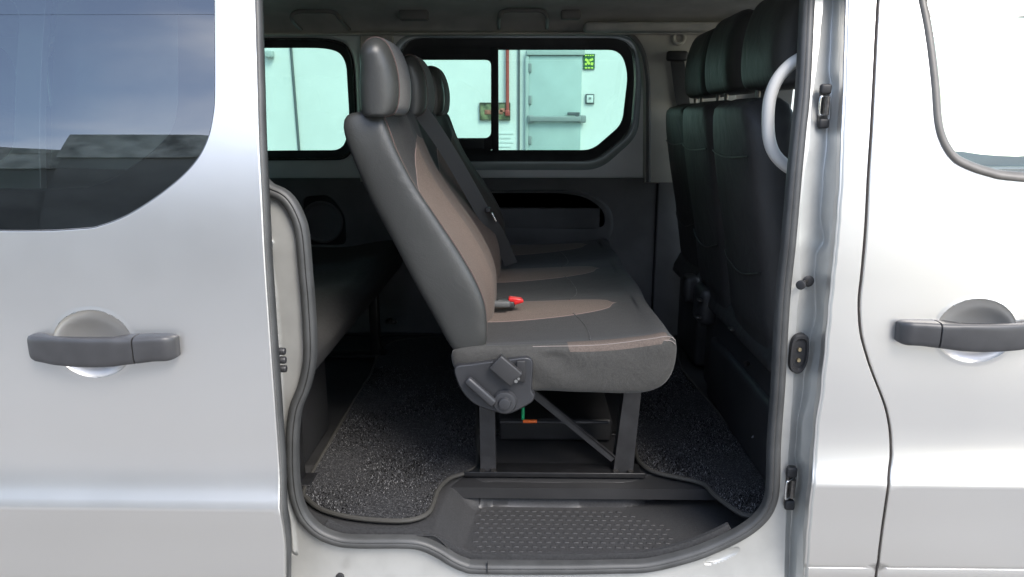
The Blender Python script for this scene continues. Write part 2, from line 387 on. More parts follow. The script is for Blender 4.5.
# flat sheet polygon, right side ends on column 1
c1=[colpt(1,py) for py in range(-110,661,10)]
outer=[(p.x,p.z) for p in c1]
xl=-1.02
outer=outer+[(outer[-1][0],.20),(xl,.20),(xl,1.93),(outer[0][0],1.93)]
ridge=[(268,262),(273,285),(277,330),(280,380),(281,430),(283,470),(287,500),(292,520)]
rg=[US(x,y,Yfr) for x,y in ridge]
def ridgex(z):
    if z>rg[0].z: return rg[0].x-(z-rg[0].z)*.3
    for a,b in zip(rg,rg[1:]):
        if a.z>=z>=b.z: t=(a.z-z)/(a.z-b.z); return a.x+(b.x-a.x)*t
    return rg[-1].x
sill_o=US(722,556,Yfr)
def Yframe(x,z):
    y=.045+tumble(z)
    if x<0 and z>.45:
        d=ridgex(z)-x
        if d>-.02: 
            t=min(1,max(0,(d+.0)/.03)); t=t*t*(3-2*t); y+= .028*t - .004*math.exp(-((d-.002)/.006)**2)*(1 if z<1.15 else 0)
    if z<.46:                                          # pressed sill: rolls outward below the seal
        t=min(1,max(0,(.46-z)/.12)); y-= .022*t*t
    # pressed oval right of the step, pressed pad left
    dx=(x-sill_o.x)*math.cos(.45)+(z-sill_o.z)*math.sin(.45); dz=-(x-sill_o.x)*math.sin(.45)+(z-sill_o.z)*math.cos(.45)
    e=math.hypot(dx/.046,dz/.013); y+= .006*max(0,1-e**4) if e<1 else 0
    q=US_pad; e=max(abs(x-q.x)/.085,abs(z-q.z)/.05); 
    if e<1: y+= -.007*min(1,(1-e)*6)
    return y
US_pad=US(322,602,Yfr)
ex=[]
for i in range(44):
    for j in range(22): ex.append((sill_o.x-.055+i*.0025, sill_o.z-.035+j*.0032))
for i in range(26):
    for j in range(20): ex.append((US_pad.x-.1+i*.008,US_pad.z-.06+j*.006))
for i in range(70):
    z=.45+i*.012
    for k in range(9): ex.append((ridgex(z)-.036+k*.006,z))
sheet(outer,[hole],Yframe,step=.025,thick=.02,rad=.001,extra=ex).build('door_jamb',M['jamb'],van)
jl=MB(); jl.grid(rr); jl.build('pillar_channel',M['jamb'],van,angle=180)
# ---- rubber seal: two-lobed section
ctr=offset(so2,-.013); step_path=[Vector((x,Yframe(x,z) if False else .036+tumble(z)-(.022*min(1,max(0,(.46-z)/.12))**2),z)) for x,z in ctr]
pr=[(-.0135,.004),(-.012,-.006),(-.006,-.012),(.001,-.0125),(.004,-.010),(.0065,-.0125),(.011,-.011),(.0145,-.005),(.0145,.012),(-.0135,.012)]
def seal_tube(path,pr,name,mt,scale=1):
    s=MB(); rows_=[]; N=len(path)
    for i,p in enumerate(path):
        t=(path[(i+1)%N]-path[i-1]).normalized(); out=Vector((t.z,0,-t.x)).normalized()
        sg=1 if area([(q.x,q.z) for q in path])>0 else -1
        out*=sg
        rows_.append([p+out*(-a*scale)+Vector((0,1,0))*b*scale for a,b in pr])
    s.grid(rows_,cu=True,cv=True); return s.build(name,mt,van,angle=50)
seal_tube(step_path,pr,'door_seal',M['seal'])
sm=MB(); sj=US(488,564,Yfr)
sm.box((sj.x,.0255,sj.z+.004),(.0016,.012,.026)); sm.build('seal_joint',M['rubber'],van)
# ---- pillar skin in front of the opening, and the front door
gapL=[(884,-118),(881.5,-60),(878.5,0),(875.6,54),(872,125),(868.5,179),(865.5,235),(862,275),(859.3,303),(861,332),(867,356),(873.7,375.5),(881,394),(886.5,410),(890.3,430),(891.3,448),(891,461),(889,485),(884.7,515),(880,550),(877,577),(870,640)]
gl=[US(x,y,Yb) for x,y in gapL]; gl=[tuple(q) for q in cat([(p.x,p.z) for p in gl],4)]
c4=[colpt(4,py) for py in range(-118,641,8)]
lip=US(830,568,Yb).z
def Yside(x,z):                                        # front side skin, with the rocker joint line
    y=S(z)
    y+= .006*math.exp(-((z-lip)/.0022)**2)
    if z<lip: y+=.003
    return y
rz=[.664,.673,.679,.684,.689,.695,.704]+[lip-.004,lip-.002,lip,lip+.002,lip+.004,lip+.012]
L_=[(p.x,p.z) for p in c4]; R_=[(x-.0052,z) for x,z in gl]
sheet(L_+R_[::-1],[],Yside,step=.02,thick=.02,rad=.003,rowz=rz).build('pillar_panel',M['paint'],van)
m=MB(); m.grid([[Vector((x+dx,S(z)+dy,z)) for x,z in gl] for dx,dy in ((-.012,.016),(0,.011),(.012,.016))]); m.build('gap_seal',mat('plum_black_rubber',(.022,.012,.016),.6),van)
def cup(cx,cz,a,b,depth,f):
    def g(x,z):
        d=((x-cx)/a)**2+((z-cz)/b)**2
        return f(x,z)+(depth*(1-d)**.62 if d<1 else -.0012*max(0,1-(math.sqrt(d)-1)*8))
    pts=[]
    for r in (.10,.2,.32,.44,.56,.67,.76,.83,.89,.935,.965,.985,1.0,1.02,1.05,1.09,1.15,1.21):
        for k in range(150): pts.append((cx+a*r*math.cos(2*PI*k/150),cz+b*r*math.sin(2*PI*k/150)))
    return g,pts,(lambda x,z:((x-cx)/a)**2+((z-cz)/b)**2<1.5)
# handle geometry: bar with a separate end piece
def door_handle(door, x0, x1, zc, f, h=.058, split=.77, flip=False):
    def sec(u, k=1.0):
        """u 0..1 along the handle"""
        uu=1-u if flip else u
        x=x0+(x1-x0)*u; e=min(u,1-u)*(x1-x0)
        r=.022; q=1 if e>r else math.sqrt(max(0,1-((r-e)/r)**2)); q=max(q,.0)
        bow=.010*math.sin(PI*min(1,max(0,uu/.85)))
        hh=h*(.70+.30*q)*(.88+.12*math.sin(PI*min(1,uu*1.15)))*k
        yf=f(x,zc)
        front=yf-.030-.014*math.sin(PI*u)-0
        front=yf-(yf-front)*(.45+.55*q)
        midd=max(0,min(1,(min(uu,.78-uu)-.10)/.08))
        back=yf+.004-midd*.022
        cy=(front+back)/2; hy=(back-front)/2*k; pts=[]
        for a in range(24):
            c=math.cos(2*PI*a/24); s_=math.sin(2*PI*a/24); n=.45
            pts.append(Vector((x, cy+hy*(abs(c)**n)*(1 if c>=0 else -1), zc-bow*.55+hh/2*(abs(s_)**n)*(1 if s_>=0 else -1)+.003)))
        return pts
    sp=1-split if flip else split
    for nm,a,b in (('door_handle',0,sp-.004),('handle_end_cap',sp+.004,1)) if not flip else (('handle_end_cap',0,sp-.004),('door_handle',sp+.004,1)):
        m=MB(); us=[a+(b-a)*(k/26) for k in range(27)]
        us=sorted(set(us+[a+.001,a+.003,a+.006,a+.01,a+.02,b-.001,b-.003,b-.006,b-.01,b-.02]))
        rows_=[]
        for u in us:
            k=1.0
            if abs(u-sp)<.0055: k=.955
            if u<=.0005 or u>=.9995: k=.9
            rows_.append(sec(u,k))
        m.grid(rows_,cu=True,caps=True); m.build(nm,M['handle'],door,angle=35)
# front door
Yfd=Yside
hz=US(975,329,Yb); ccx=US(976,330,Yb)
gcup,cpts,cskip=cup(ccx.x,ccx.z-.002,.082,.067,.032,Yside)
fdoor=None
WIN_O=[(919,0),(925.5,33),(931.7,83),(934.6,120),(940,141),(950.4,158),(963,167),(988,176),(1024,181.6),(1200,194)]
WIN_I=[(928.4,0),(936,54),(942,104),(946,129),(954.6,145.5),(967,158),(992,167),(1024,169.6),(1200,182)]
def winloop(W,zt,yy):
    pts=[US(x,y,yy) for x,y in W]; pts=[tuple(q) for q in cat([(p.x,p.z) for p in pts],5)]
    x0,z0=pts[0]; x1,z1=pts[1]; k=(x0-x1)/(z0-z1); top=(x0+k*(zt-z0),zt)
    return [top]+pts+[(pts[-1][0]-.22,zt)]
wo=winloop(WIN_O,1.78,Yb)
poly=[(x+.0052,z) for x,z in gl]
xr=1.62
outer=[poly[0]]+[]
outer=poly+[(xr,poly[-1][1]),(xr,1.32),(1.30,poly[0][1])]
fd=sheet(outer,[wo],gcup,step=.02,thick=.02,rad=.003,extra=cpts,rowz=rz,skip=cskip).build('front_door',M['paint'],van)
door_handle(fd, US(895,329,Yb).x, US(1040,329,Yb).x, US(960,332,Yb).z, Yside, flip=True, split=.75)
# window rubber, glass
def ringstrip(loops,name,mt,parent,ang=40):
    m=MB(); m.grid(loops,cu=True); return m.build(name,mt,parent,angle=ang)
def polyres(L,n):
    """resample closed loop by arc length"""
    L=[Vector(p) for p in L]; d=[0]
    for i in range(len(L)): d.append(d[-1]+(L[(i+1)%len(L)]-L[i]).length)
    out=[]; j=0
    for k in range(n):
        t=d[-1]*k/n
        while d[j+1]<t: j+=1
        out.append(L[j].lerp(L[(j+1)%len(L)],(t-d[j])/(d[j+1]-d[j])))
    return out
wi=offset(wo,-.019)
m=MB(); pp=[Vector((x,0,z)) for x,z in wo]; N_=len(wo)
rowsr=[]
for off,dy in ((.002,.004),(0,-.004),(-.004,-.0065),(-.010,-.006),(-.015,-.001),(-.018,.006),(-.019,.016)):
    L=offset(wo,off); rowsr.append([Vector((x,S(z)+dy,z)) for x,z in L])
m.grid(rowsr,cu=True); m.build('window_rubber',M['trimrub'],fd,angle=60)
sheet(offset(wo,-.012),[],lambda x,z:S(z)+.012,step=.05,thick=.004,rad=.0005).build('window_glass',M['glassC'],fd)
m=MB();
for zc_,xa in ((US(944,104,Yb),0),):
    pass
# ---- sliding door, slid back over the rear quarter
Yd0=lambda x,z: S(z)+YD
DE=[(249,-118),(251,-60),(253,0),(255,70),(257,140),(260,200),(263,260),(267,320),(272,390),(277,460),(281,530),(283,577),(284,640)]
de=[US(x,y,Yd0) for x,y in DE]; de=[tuple(q) for q in cat([(p.x,p.z) for p in de],4)]
hcz=US(93,343,Yd0)
gsl,spts,sskip=cup(hcz.x,hcz.z-.002,.078,.067,.032,Yd0)
WS=[(215,-20),(215.5,40),(215.5,95),(213.5,118),(209,138),(200,157),(185,175),(165,192),(145,206),(125,217.5),(103,226),(80,230),(0,232),(-260,226),(-285,215),(-300,190),(-300,40),(-290,-62),(-270,-80),(150,-74),(195,-70),(210,-55)]
ws=[US(x,y,Yd0) for x,y in WS]; ws=[tuple(q) for q in cat([(p.x,p.z) for p in ws],6,True)]
outer=de+[(-1.62,de[-1][1]),(-1.62,1.84)]
sd=sheet(outer,[ws],gsl,step=.02,thick=.045,rad=.004,extra=spts,rowz=[.664,.673,.679,.684,.689,.695,.704],skip=sskip).build('sliding_door',M['paint'],van)
door_handle(sd, US(34,345,Yd0).x, US(180,345,Yd0).x, US(105,346,Yd0).z, Yd0, split=.745)
sheet(offset(ws,-.0035),[],lambda x,z:S(z)+YD+.003,step=.05,thick=.004,rad=.001).build('window_glass',M['glassP'],sd)
m=MB(); rw=[]
for off,dy in ((.004,.010),(.001,.001),(-.002,.001),(-.0035,.004),(-.005,.012)):
    rw.append([Vector((x,S(z)+YD+dy,z)) for x,z in offset(ws,off)])
m.grid(rw,cu=True); m.build('window_rubber',M['rubber'],sd)
m=MB(); rw=[]                                            # dark inner frame of the door seen through its glass
ins=offset(ws,-.075)
m=sheet(offset(ws,-.004),[ins],lambda x,z:S(z)+YD+.012,step=.04,thick=.03,rad=.003); m.build('window_border',M['plastic'],sd)
m=MB(); p=[Vector((x,0,z)) for x,z in de]                # rubber along the door's leading edge
m.grid([[Vector((x+dx,S(z)+YD+dy,z)) for x,z in de] for dx,dy in ((-.004,.012),(.003,.010),(.008,.014),(.009,.024),(.004,.045),(-.01,.05))])
m.build('edge_seal',M['seal'],sd,angle=60)
# inner skin of the sliding door
sheet([(x-.006,z) for x,z in de]+[(-1.61,de[-1][1]),(-1.61,1.84)],[offset(ws,.03)],lambda x,z:S(z)+YD+.05,step=.06,thick=.004,side=1).build('inner_skin',M['plastic2'],sd)
# latch fingers on the door's edge
b0=U(276,362,-.06)
m=MB(); m.box((b0.x-.014,-.045,b0.z),(.022,.03,.075),bev=.002); m.build('latch_plate',M['legsteel'],sd)
m=MB()
for k in range(3): 
    z=b0.z+.020-.019*k; m.cyl((b0.x-.01,-.05,z),(b0.x+.018,-.05,z),.0078,n=14,bev=.003)
build_each(m,'latch_finger',M['legsteel'],sd)
b1=U(279,519,-.07); m=MB(); m.box((b1.x,-.075,b1.z),(.008,.014,.022),bev=.003); m.build('edge_buffer',M['rubber'],sd)
# jamb holes and bolts (left pillar)
def jb(px,py,r,mt,nm,pro=.006,Y0=.07):
    p=U(px,py,Y0); m=MB(); m.cyl((p.x,Y0+.004,p.z),(p.x,Y0-pro,p.z),r,n=20,bev=min(r*.3,.002)); return m.build(nm,mt,van)
p=U(268,245,.066); m=MB(); m.box((p.x+.002,.056,p.z),(.030,.012,.085),bev=.005); m.build('latch_recess',M['jamb'],van)
jb(269.5,243,.0095,M['chrome'],'striker_bolt',Y0=.046); jb(268.5,262,.006,M['rubber'],'rubber_plug',Y0=.046); jb(340,577,.010,M['rubber'],'rubber_plug',Y0=.012); jb(272,330,.004,M['rubber'],'rubber_plug')
# ---- right pillar hardware
def ringy(m,c,r,t,n=20):
    path=[Vector((c[0]+r*math.cos(2*PI*k/n),c[1],c[2]+r*math.sin(2*PI*k/n))) for k in range(n)]
    m.tube(path,t,closed=True,n=8)
tz=lambda px,py:US(px,py,lambda x,z:.048+tumble(z))
hg=thing
def latch(px0,px1,py0,py1):
    a=tz(px0,py0); b=tz(px1,py1); cx=(a.x+b.x)/2; cy=(a.y+b.y)/2-.004; cz=(a.z+b.z)/2; h=a.z-b.z; tl=(a.x-b.x+ (b.x-a.x)*0)
    m=MB(); w=.026
    m.box((cx+.002,cy,cz),(w*.75,.010,h*.92),bev=.003)
    o=m.build('catch_base',M['dirtym'],van)
    m=MB(); m.box((cx,cy-.009,cz+h*.36),(w*.9,.014,h*.22),bev=.005); m.box((cx+.002,cy-.009,cz-h*.38),(w*.85,.014,h*.22),bev=.005); build_each(m,'catch_pad',M['rubber'],o)
    m=MB(); m.tube(cat([(cx+.006,cy-.004,cz+h*.2),(cx-.008,cy-.018,cz+h*.2),(cx-.013,cy-.02,cz+h*.15),(cx-.013,cy-.02,cz-h*.15),(cx-.008,cy-.018,cz-h*.2),(cx+.006,cy-.004,cz-h*.2)],4),.0026); m.build('striker_loop',M['chrome'],o)
    m=MB(); m.cyl((cx+.004,cy-.012,cz+h*.2),(cx+.004,cy-.012,cz-h*.2),.0065,n=14); m.build('catch_roller',M['dirtym'],o)
latch(814,829,83,129); latch(781,795,463,507)
p=tz(806,281); m=MB(); m.cyl((p.x+.004,p.y+.002,p.z),(p.x+.004,p.y-.003,p.z),.0085,n=20,bev=.002); m.cyl((p.x,p.y-.003,p.z),(p.x-.020,p.y-.030,p.z-.001),.0042,n=14); m.build('guide_pin',M['dirtym'],van)
m=MB(); q=Vector((p.x-.020,p.y-.030,p.z-.001)); m.cyl(q,q+Vector((-.006,-.008,0)),.0098,n=20,bev=.002); m.cyl((p.x+.004,p.y-.001,p.z),(p.x+.004,p.y-.006,p.z),.0125,.009,n=20,bev=.0015); build_each(m,'pin_buffer',M['rubber'],van)
p=tz(797.5,353); W=.0205; H=.048
def ov(y,k,dx=0): return [Vector((p.x+dx+W*k*x_,y,p.z+H*z_*(k if k>.8 else k*1.08))) for x_,z_ in rp([(-1,-.75,.5),(.3,-1,.6),(1,-.45,.6),(1,.8,.6),(.2,1,.7),(-1,.85,.6)],6)]
m=MB(); m.grid([ov(p.y+.01,1),ov(p.y-.010,1),ov(p.y-.014,.93),ov(p.y-.014,.74),ov(p.y-.008,.66)],cu=True,caps=True); cb=m.build('contact_block',M['rubber'],van)
m=MB()
for dz in (.011,-.013): m.cyl((p.x,p.y-.006,p.z+dz),(p.x,p.y-.013,p.z+dz),.0042,n=16,bev=.001)
build_each(m,'contact_pin',mat('brass_contact',(.62,.5,.3),.3,1.0),cb)
p=tz(768,522); 
# ---- step tray
FL=.505; TR=.438
poly=[G(x,y,TR) for x,y in [(478,506),(560,507),(632,507),(668,494),(700,484),(738,505),(752,528),(752,560),(465,560),(466,545)]]
poly=[(q.x,q.y if k_ not in (7,8) else -.3) for k_,q in enumerate(poly)]
polyt=[tuple(q) for q in polyres([Vector(a) for a in rp([(x,y,.03) for x,y in poly],5)],90)]
def hz_(x,y):
    d=edist((x,y),polyt); 
    if inside((x,y),polyt): return TR
    sm_=lambda t:(lambda u:u*u*(3-2*u))(min(1,max(0,t)))
    w=.020+.055*sm_((poly[0][0]+.02-x)/.06)+.07*sm_((x-poly[3][0]+.02)/.08)
    t=min(1,d/w); s_=t*t*(3-2*t) if w>.03 else 1-(1-t)**2.2
    z=TR+(FL-.004-TR)*s_
    return z
frontz=[(p.x,p.z) for p in step_path]
m=MB(); X0=-.66; X1=.60; nx=252; ny=88; rows_=[]
bot=[(x,z) for x,z in ctr if z<.62]
def sealz(x):
    """height of the seal's inner edge below this x"""
    best=None
    for (xa,za),(xb,zb) in zip(ctr,ctr[1:]):
        if min(xa,xb)<=x<=max(xa,xb) and xa!=xb:
            z=za+(zb-za)*(x-xa)/(xb-xa)
            if z<1.0 and (best is None or z<best): best=z
    return best if best is not None else .6
sz=[sealz(X0+(X1-X0)*i/nx) for i in range(nx+1)]
for j in range(ny+1):
    y=.046+(.40-.046)*j/ny; row=[]
    for i in range(nx+1):
        x=X0+(X1-X0)*i/nx; z=hz_(x,max(y,.06))
        lipz=sz[i]+.012
        t=max(0,1-(y-.046)/.022)                         # scuff lip rolls onto the seal
        lip_h=.0
        if False: z=z*(1-t)+ (max(min(lipz+.004,.56),.40))*t + .010*math.sin(PI*min(1,(y-.046)/.029))*(1 if z<.49 else .3)
        row.append(Vector((x,y,z)))
    rows_.append(row)
m.grid(rows_)
for row in rows_:
    for v in row: v.z+=.007*math.exp(-((v.y-.066)/.006)**2)
# grip dashes on the tread
gx0=G(478,520,TR).x; gx1=G(664,520,TR).x
ya=.085; yb_=G(560,510,TR).y-.008
for r in range(10):
    y=ya+(yb_-ya)*r/9
    n=22
    for k in range(n):
        x=gx0+(gx1-gx0)*(k+.5*(r%2))/(n-.5)
        if r>6 and x>gx1-.07*(r-6)*.5: continue
        m.box((x,y,TR+.0006),(.0125,.0085,.0032),bev=.0012)
m.build('step_tray',M['tread'],van,angle=35)
tp=offset(so2,-.036); tpp=[]
for i_,(x,z) in enumerate(tp):
    if z<.535 and x<.60: tpp.append((x,z,math.atan2(z-.9,x)))
tpp.sort(key=lambda q:q[2])
m=MB(); m.tube([Vector((x,.058,z-.006)) for x,z,_ in tpp],.01,prof=[(-.010,.006),(-.010,-.004),(-.007,-.007),(.004,-.0085),(.010,-.004),(.012,.006)],up=Vector((0,-1,0))); m.build('sill_trim',M['tread'],van)
# ---- floor pan, sides of the step, lower body
m=MB(); m.box((0,.98,FL-.02),(4.6,1.4,.03)); m.box((-1.5,.17,FL-.02),(1.75,.25,.03)); m.box((1.2,.21,FL-.02),(1.1,.17,.03)); build_each(m,'floor_pan',M['plastic'],van,smooth=False)
m=MB()
for yy in (.62,1.2): 
    m.box((-.02,yy,FL+.0),(1.1,.03,.008),bev=.002)
build_each(m,'floor_rail',M['steel'],van)
m=MB(); m.box((0,.22,.395),(1.2,.26,.01)); m.box((-.68,.24,.44),(.01,.24,.1)); m.box((.60,.24,.44),(.01,.24,.1)); build_each(m,'step_well',M['plastic'],van)
# ---- FAR SIDE WALL
YT=1.675; YS=1.70; YG=1.765
def sk(z): return 1.86-max(-.02,tumble(z)*.9)
# glass/aperture rings in photo pixels, placed at the far wall's real depth
R_ap=rp([(398,37,24),(632,37,24),(639,70,20),(634,132,14),(598,162,14),(398,162,18)],7)
R_b1=rp([(401,39,24),(628,39,22),(635,70,20),(630.5,131,14),(594.5,160,12),(401,160,18)],7)
R_g =rp([(408,50,14),(620,50,12),(628,72,12),(622,124,10),(592,150,10),(408,150,12)],7)
R_c =rp([(392,34,26),(636,34,26),(643,70,20),(638,136,14),(600,170,16),(392,170,18)],7)
R_s =rp([(388,30,10),(648,30,4),(648,80,4),(648,140,4),(647,180,3),(388,180,3)],7)
far=bpy.data.objects.new('far_side_wall',None)
def U2(L,Y): return [U(x,y,Y) for x,y in L]
ringstrip([U2(R_s,YS+.004),U2(R_s,YS),U2(R_c,YS)],'inner_door_panel',M['inner'],van)
ringstrip([U2(R_c,YS),U2([(a[0]*.5+b[0]*.5,a[1]*.5+b[1]*.5) for a,b in zip(R_c,R_ap)],YS+.022),U2(R_ap,YS+.024)],'door_bevel',mat('silver_teal_light_tint',(.60,.66,.66),.25,.5),van,ang=70)  # teal light from the tinted window is put into the bevel's silver colour
fw=ringstrip([U2(R_ap,YS+.024),U2([(a[0]*.5+b[0]*.5,a[1]*.5+b[1]*.5) for a,b in zip(R_ap,R_b1)],YS+.014),U2(R_b1,YS+.022)],'window_frame',mat('window_edge_metal',(.5,.5,.5),.25,.8),van,ang=70)
mid=[(a[0]*.45+b[0]*.55,a[1]*.45+b[1]*.55) for a,b in zip(R_b1,R_g)]
m=MB(); m.grid([U2(R_b1,YS+.022),U2(mid,YS+.026),U2(mid,YS+.045),U2(R_g,YS+.05),U2(R_g,YG+.01)],cu=True); m.build('frame_rubber',M['rubber'],fw)
m=MB()
def pxbox(m,x0,y0,x1,y1,Y,t,bev=.003,mi=0):
    a=U(x0,y0,Y); b=U(x1,y1,Y); m.box(((a.x+b.x)/2,Y+t/2,(a.z+b.z)/2),(abs(b.x-a.x),t,abs(a.z-b.z)),bev=bev,mi=mi)
pxbox(m,491.5,47,498.5,152,YG-.03,.04); m.build('window_divider',M['rubber'],fw)
# sliding pane frame on the left
L0=rp([(405,48,6),(494,48,4),(494,150,4),(405,150,6)],6); L1=rp([(412,60,6),(491,60,6),(491,138,7),(412,138,6)],6)
m=MB(); m.grid([U2(L0,YG-.016),U2(L0,YG-.022),U2(L1,YG-.022),U2(L1,YG)],cu=True); m.build('pane_frame',M['rubber'],fw,angle=30)
m=MB(); pxbox(m,455,139,484,149,YG-.038,.016,.004); m.build('pane_catch',M['plastic'],fw)
def glasspane(L,Y,nm,mt,par,t=.004):
    pts=U2(L,Y); m=MB(); n=len(pts); m.add(pts+[q+Vector((0,t,0)) for q in pts],[tuple(range(n)),tuple(range(n,2*n))[::-1]]+[(i,i+n,(i+1)%n+n,(i+1)%n) for i in range(n)]); return m.build(nm,mt,par,smooth=False)
glasspane([(p[0]+(2 if p[0]>520 else -2),p[1]+(2 if p[1]>100 else -2)) for p in R_g],YG,'window_glass',M['glassT'],fw)
# rear quarter window
Q_g=rp([(60,48,20),(334,48,24),(346,60,12),(349.5,120,12),(344,150,12),(60,152,20)],7)
Q_o=rp([(50,38,26),(342,38,28),(354,56,18),(357,122,16),(351,160,14),(50,162,20)],7)
Q_c=rp([(46,36,26),(345,36,30),(357,54,18),(360,122,16),(355,166,12),(46,168,20)],7)
Q_s=rp([(40,30,4),(362,30,4),(362,60,3),(362,122,3),(362,180,3),(40,180,4)],7)
ringstrip([U2(Q_s,YS+.004),U2(Q_s,YS),U2(Q_c,YS),U2(Q_o,YS+.018)],'quarter_surround',M['inner'],van,ang=50)
qf=ringstrip([U2(Q_o,YS+.018),U2(Q_o,YS+.012),U2([(a[0]*.8+b[0]*.2,a[1]*.8+b[1]*.2) for a,b in zip(Q_o,Q_g)],YS+.012),U2([(a[0]*.7+b[0]*.3,a[1]*.7+b[1]*.3) for a,b in zip(Q_o,Q_g)],YS+.03),U2(Q_g,YS+.04),U2(Q_g,YG+.01)],'quarter_window_frame',M['rubber'],van,ang=40)
m=MB(); m.tube(U2([(a[0]*.82+b[0]*.18,a[1]*.82+b[1]*.18) for a,b in zip(Q_o,Q_g)],YS+.011),.0018,closed=True,n=6); m.build('chrome_line',M['dirtym'],qf)
glasspane([(p[0]+(2 if p[0]>200 else -2),p[1]+(2 if p[1]>100 else -2)) for p in Q_g],YG,'window_glass',M['glassT'],qf)
# outer skin with holes, from X -2.4 to 2.3
def hole2(L,Y,d=.012): 
    L2=[(U(x,y,Y).x,U(x,y,Y).z) for x,y in L]; return offset(L2,d)
fwin=rp([(1.10,1.235,.05),(1.12,1.855,.05),(2.3,1.855,.06),(3.0,1.235,.08)],6)
outer=[(-2.4,.22),(3.1,.22),(3.1,1.22),(2.35,1.875),(1.5,1.875),(1.5,1.9),(-2.4,1.9)]
sheet(outer,[hole2(R_g,YG),hole2(Q_g,YG),fwin],lambda x,z:sk(z)if z<1.25 else 1.86-.5*tumble(z),step=.08,thick=.01,side=1).build('far_body_skin',M['paint'],van)
sheet(offset(fwin,.006),[],lambda x,z:1.85-.5*tumble(z),step=.1,thick=.004).build('far_cab_glass',M['glassC'],van)
sheet([(1.02,FL),(3.05,FL),(3.05,1.22),(2.33,1.87),(1.02,1.87)],[offset(fwin,-.0)],lambda x,z:1.70,step=.1,thick=.10).build('far_cab_trim',M['plastic2'],van)
# lower trim panels
P=lambda x,y:(U(x,y,YT).x,U(x,y,YT).z)
armo=rp([(430,190,10),(585,190,24),(612,206,14),(614,232,10),(604,245,8),(430,243,10)],6)
armi=rp([(432,193,10),(578,193,30),(603,208,14),(606,225,8),(596,229,5),(432,227,10)],6)
x651=P(651,300)[0]
sheet([(P(150,179)[0],FL),(x651-.001,FL),(x651-.001,P(651,179)[1]),(P(150,179)[0],P(150,179)[1])],[[P(*q) for q in armo],[P(*q) for q in rp([(302,196,8),(330,194,10),(346,215,10),(347,246,8),(302,246,8)],6)]],lambda x,z:YT,step=.05,thick=.012,rad=.004).build('door_trim_panel',M['plastic2'],van)
m=MB(); m.grid([U2(armo,YT),U2([(a[0]*.6+b[0]*.4,a[1]*.6+b[1]*.4) for a,b in zip(armo,armi)],YT-.014),U2(armi,YT-.012),U2([(x,y) for x,y in armi],YT+.05)],cu=True); m.build('armrest',M['plastic2'],van,angle=50)
m=MB(); pxbox(m,425,186,620,250,YT+.05,.01); m.build('armrest_pocket',M['plastic'],van)
m=MB(); pxbox(m,455,208,600,229,YT+.012,.03,.006); m.build('pocket_ledge',M['plastic2'],van)
m=MB(); pxbox(m,296,190,352,250,YT+.03,.01); m.build('speaker_recess',M['plastic'],van)
p=U(322,222,YT+.028); m=MB(); ringy(m,(p.x,p.y,p.z),.085,.008,28); m.cyl((p.x,p.y,p.z),(p.x,p.y+.01,p.z),.078,n=28); m.build('speaker_grille',M['plastic2'],van)
m=MB(); m.box(((x651+.62)/2+.04,YT+.0,(FL+P(651,179)[1])/2),(.62+.06-x651,.02,P(651,179)[1]-FL),bev=.004); m.build('pillar_trim_lower',M['plastic2'],van)
m=MB(); m.box((-.65,1.735,.87),(3.3,.02,.80)); m.build('leak_blocker_sheet',M['plastic'],van)  # unseen sheet added to stop light leaking between the trim panels
m=MB(); m.box((-.65,1.72,FL-.02),(3.3,.16,.05)); m.build('floor_edge',M['plastic'],van)
# pillar trims (upper)
def vtrim(pts,Y,t,nm,mt,bev=.006):
    L=[(U(x,y,Y).x,U(x,y,Y).z) for x,y in pts]; return sheet(L,[],lambda x,z:Y,step=.05,thick=t,rad=.006).build(nm,mt,van)
vtrim([(361,30),(391,30),(391,181),(361,181)],YT-.005,.04,'pillar_trim',M['greytrim'])
vtrim(cat([(645.5,182),(646,100),(643,60),(638,44),(628,30),(700,30),(735,60),(735,182)],1),YT-.012,.05,'pillar_trim',M['greytrim'])
m=MB(); m.tube(cat([tuple(U(x,y,YT-.012)) for x,y in [(600,31),(628,34),(641,48),(647,70),(648.5,100),(648.5,182)]],5),.010,n=8); m.build('aperture_welt',M['plastic2'],van)
# seat belt on far pillar
p=U(679,38,YT-.02); m=MB(); ringy(m,(p.x,p.y,p.z),.022,.008); m.build('coat_hook',M['greytrim'],van)
p=U(677,56,YT-.035); m=MB(); m.box((p.x,p.y,p.z),(.085,.03,.04),bev=.01); bo=m.build('belt_guide',M['plastic'],van)
m=MB(); m.grid([[U(x-7+dx,y,YT-.03+dy) for dx,dy in ((0,0),(14,0),(14,.003),(0,.003))] for x,y in ((677,58),(681,90),(687,130),(689,190))],cu=True,caps=True); m.build('belt_webbing',M['rubber'],bo)
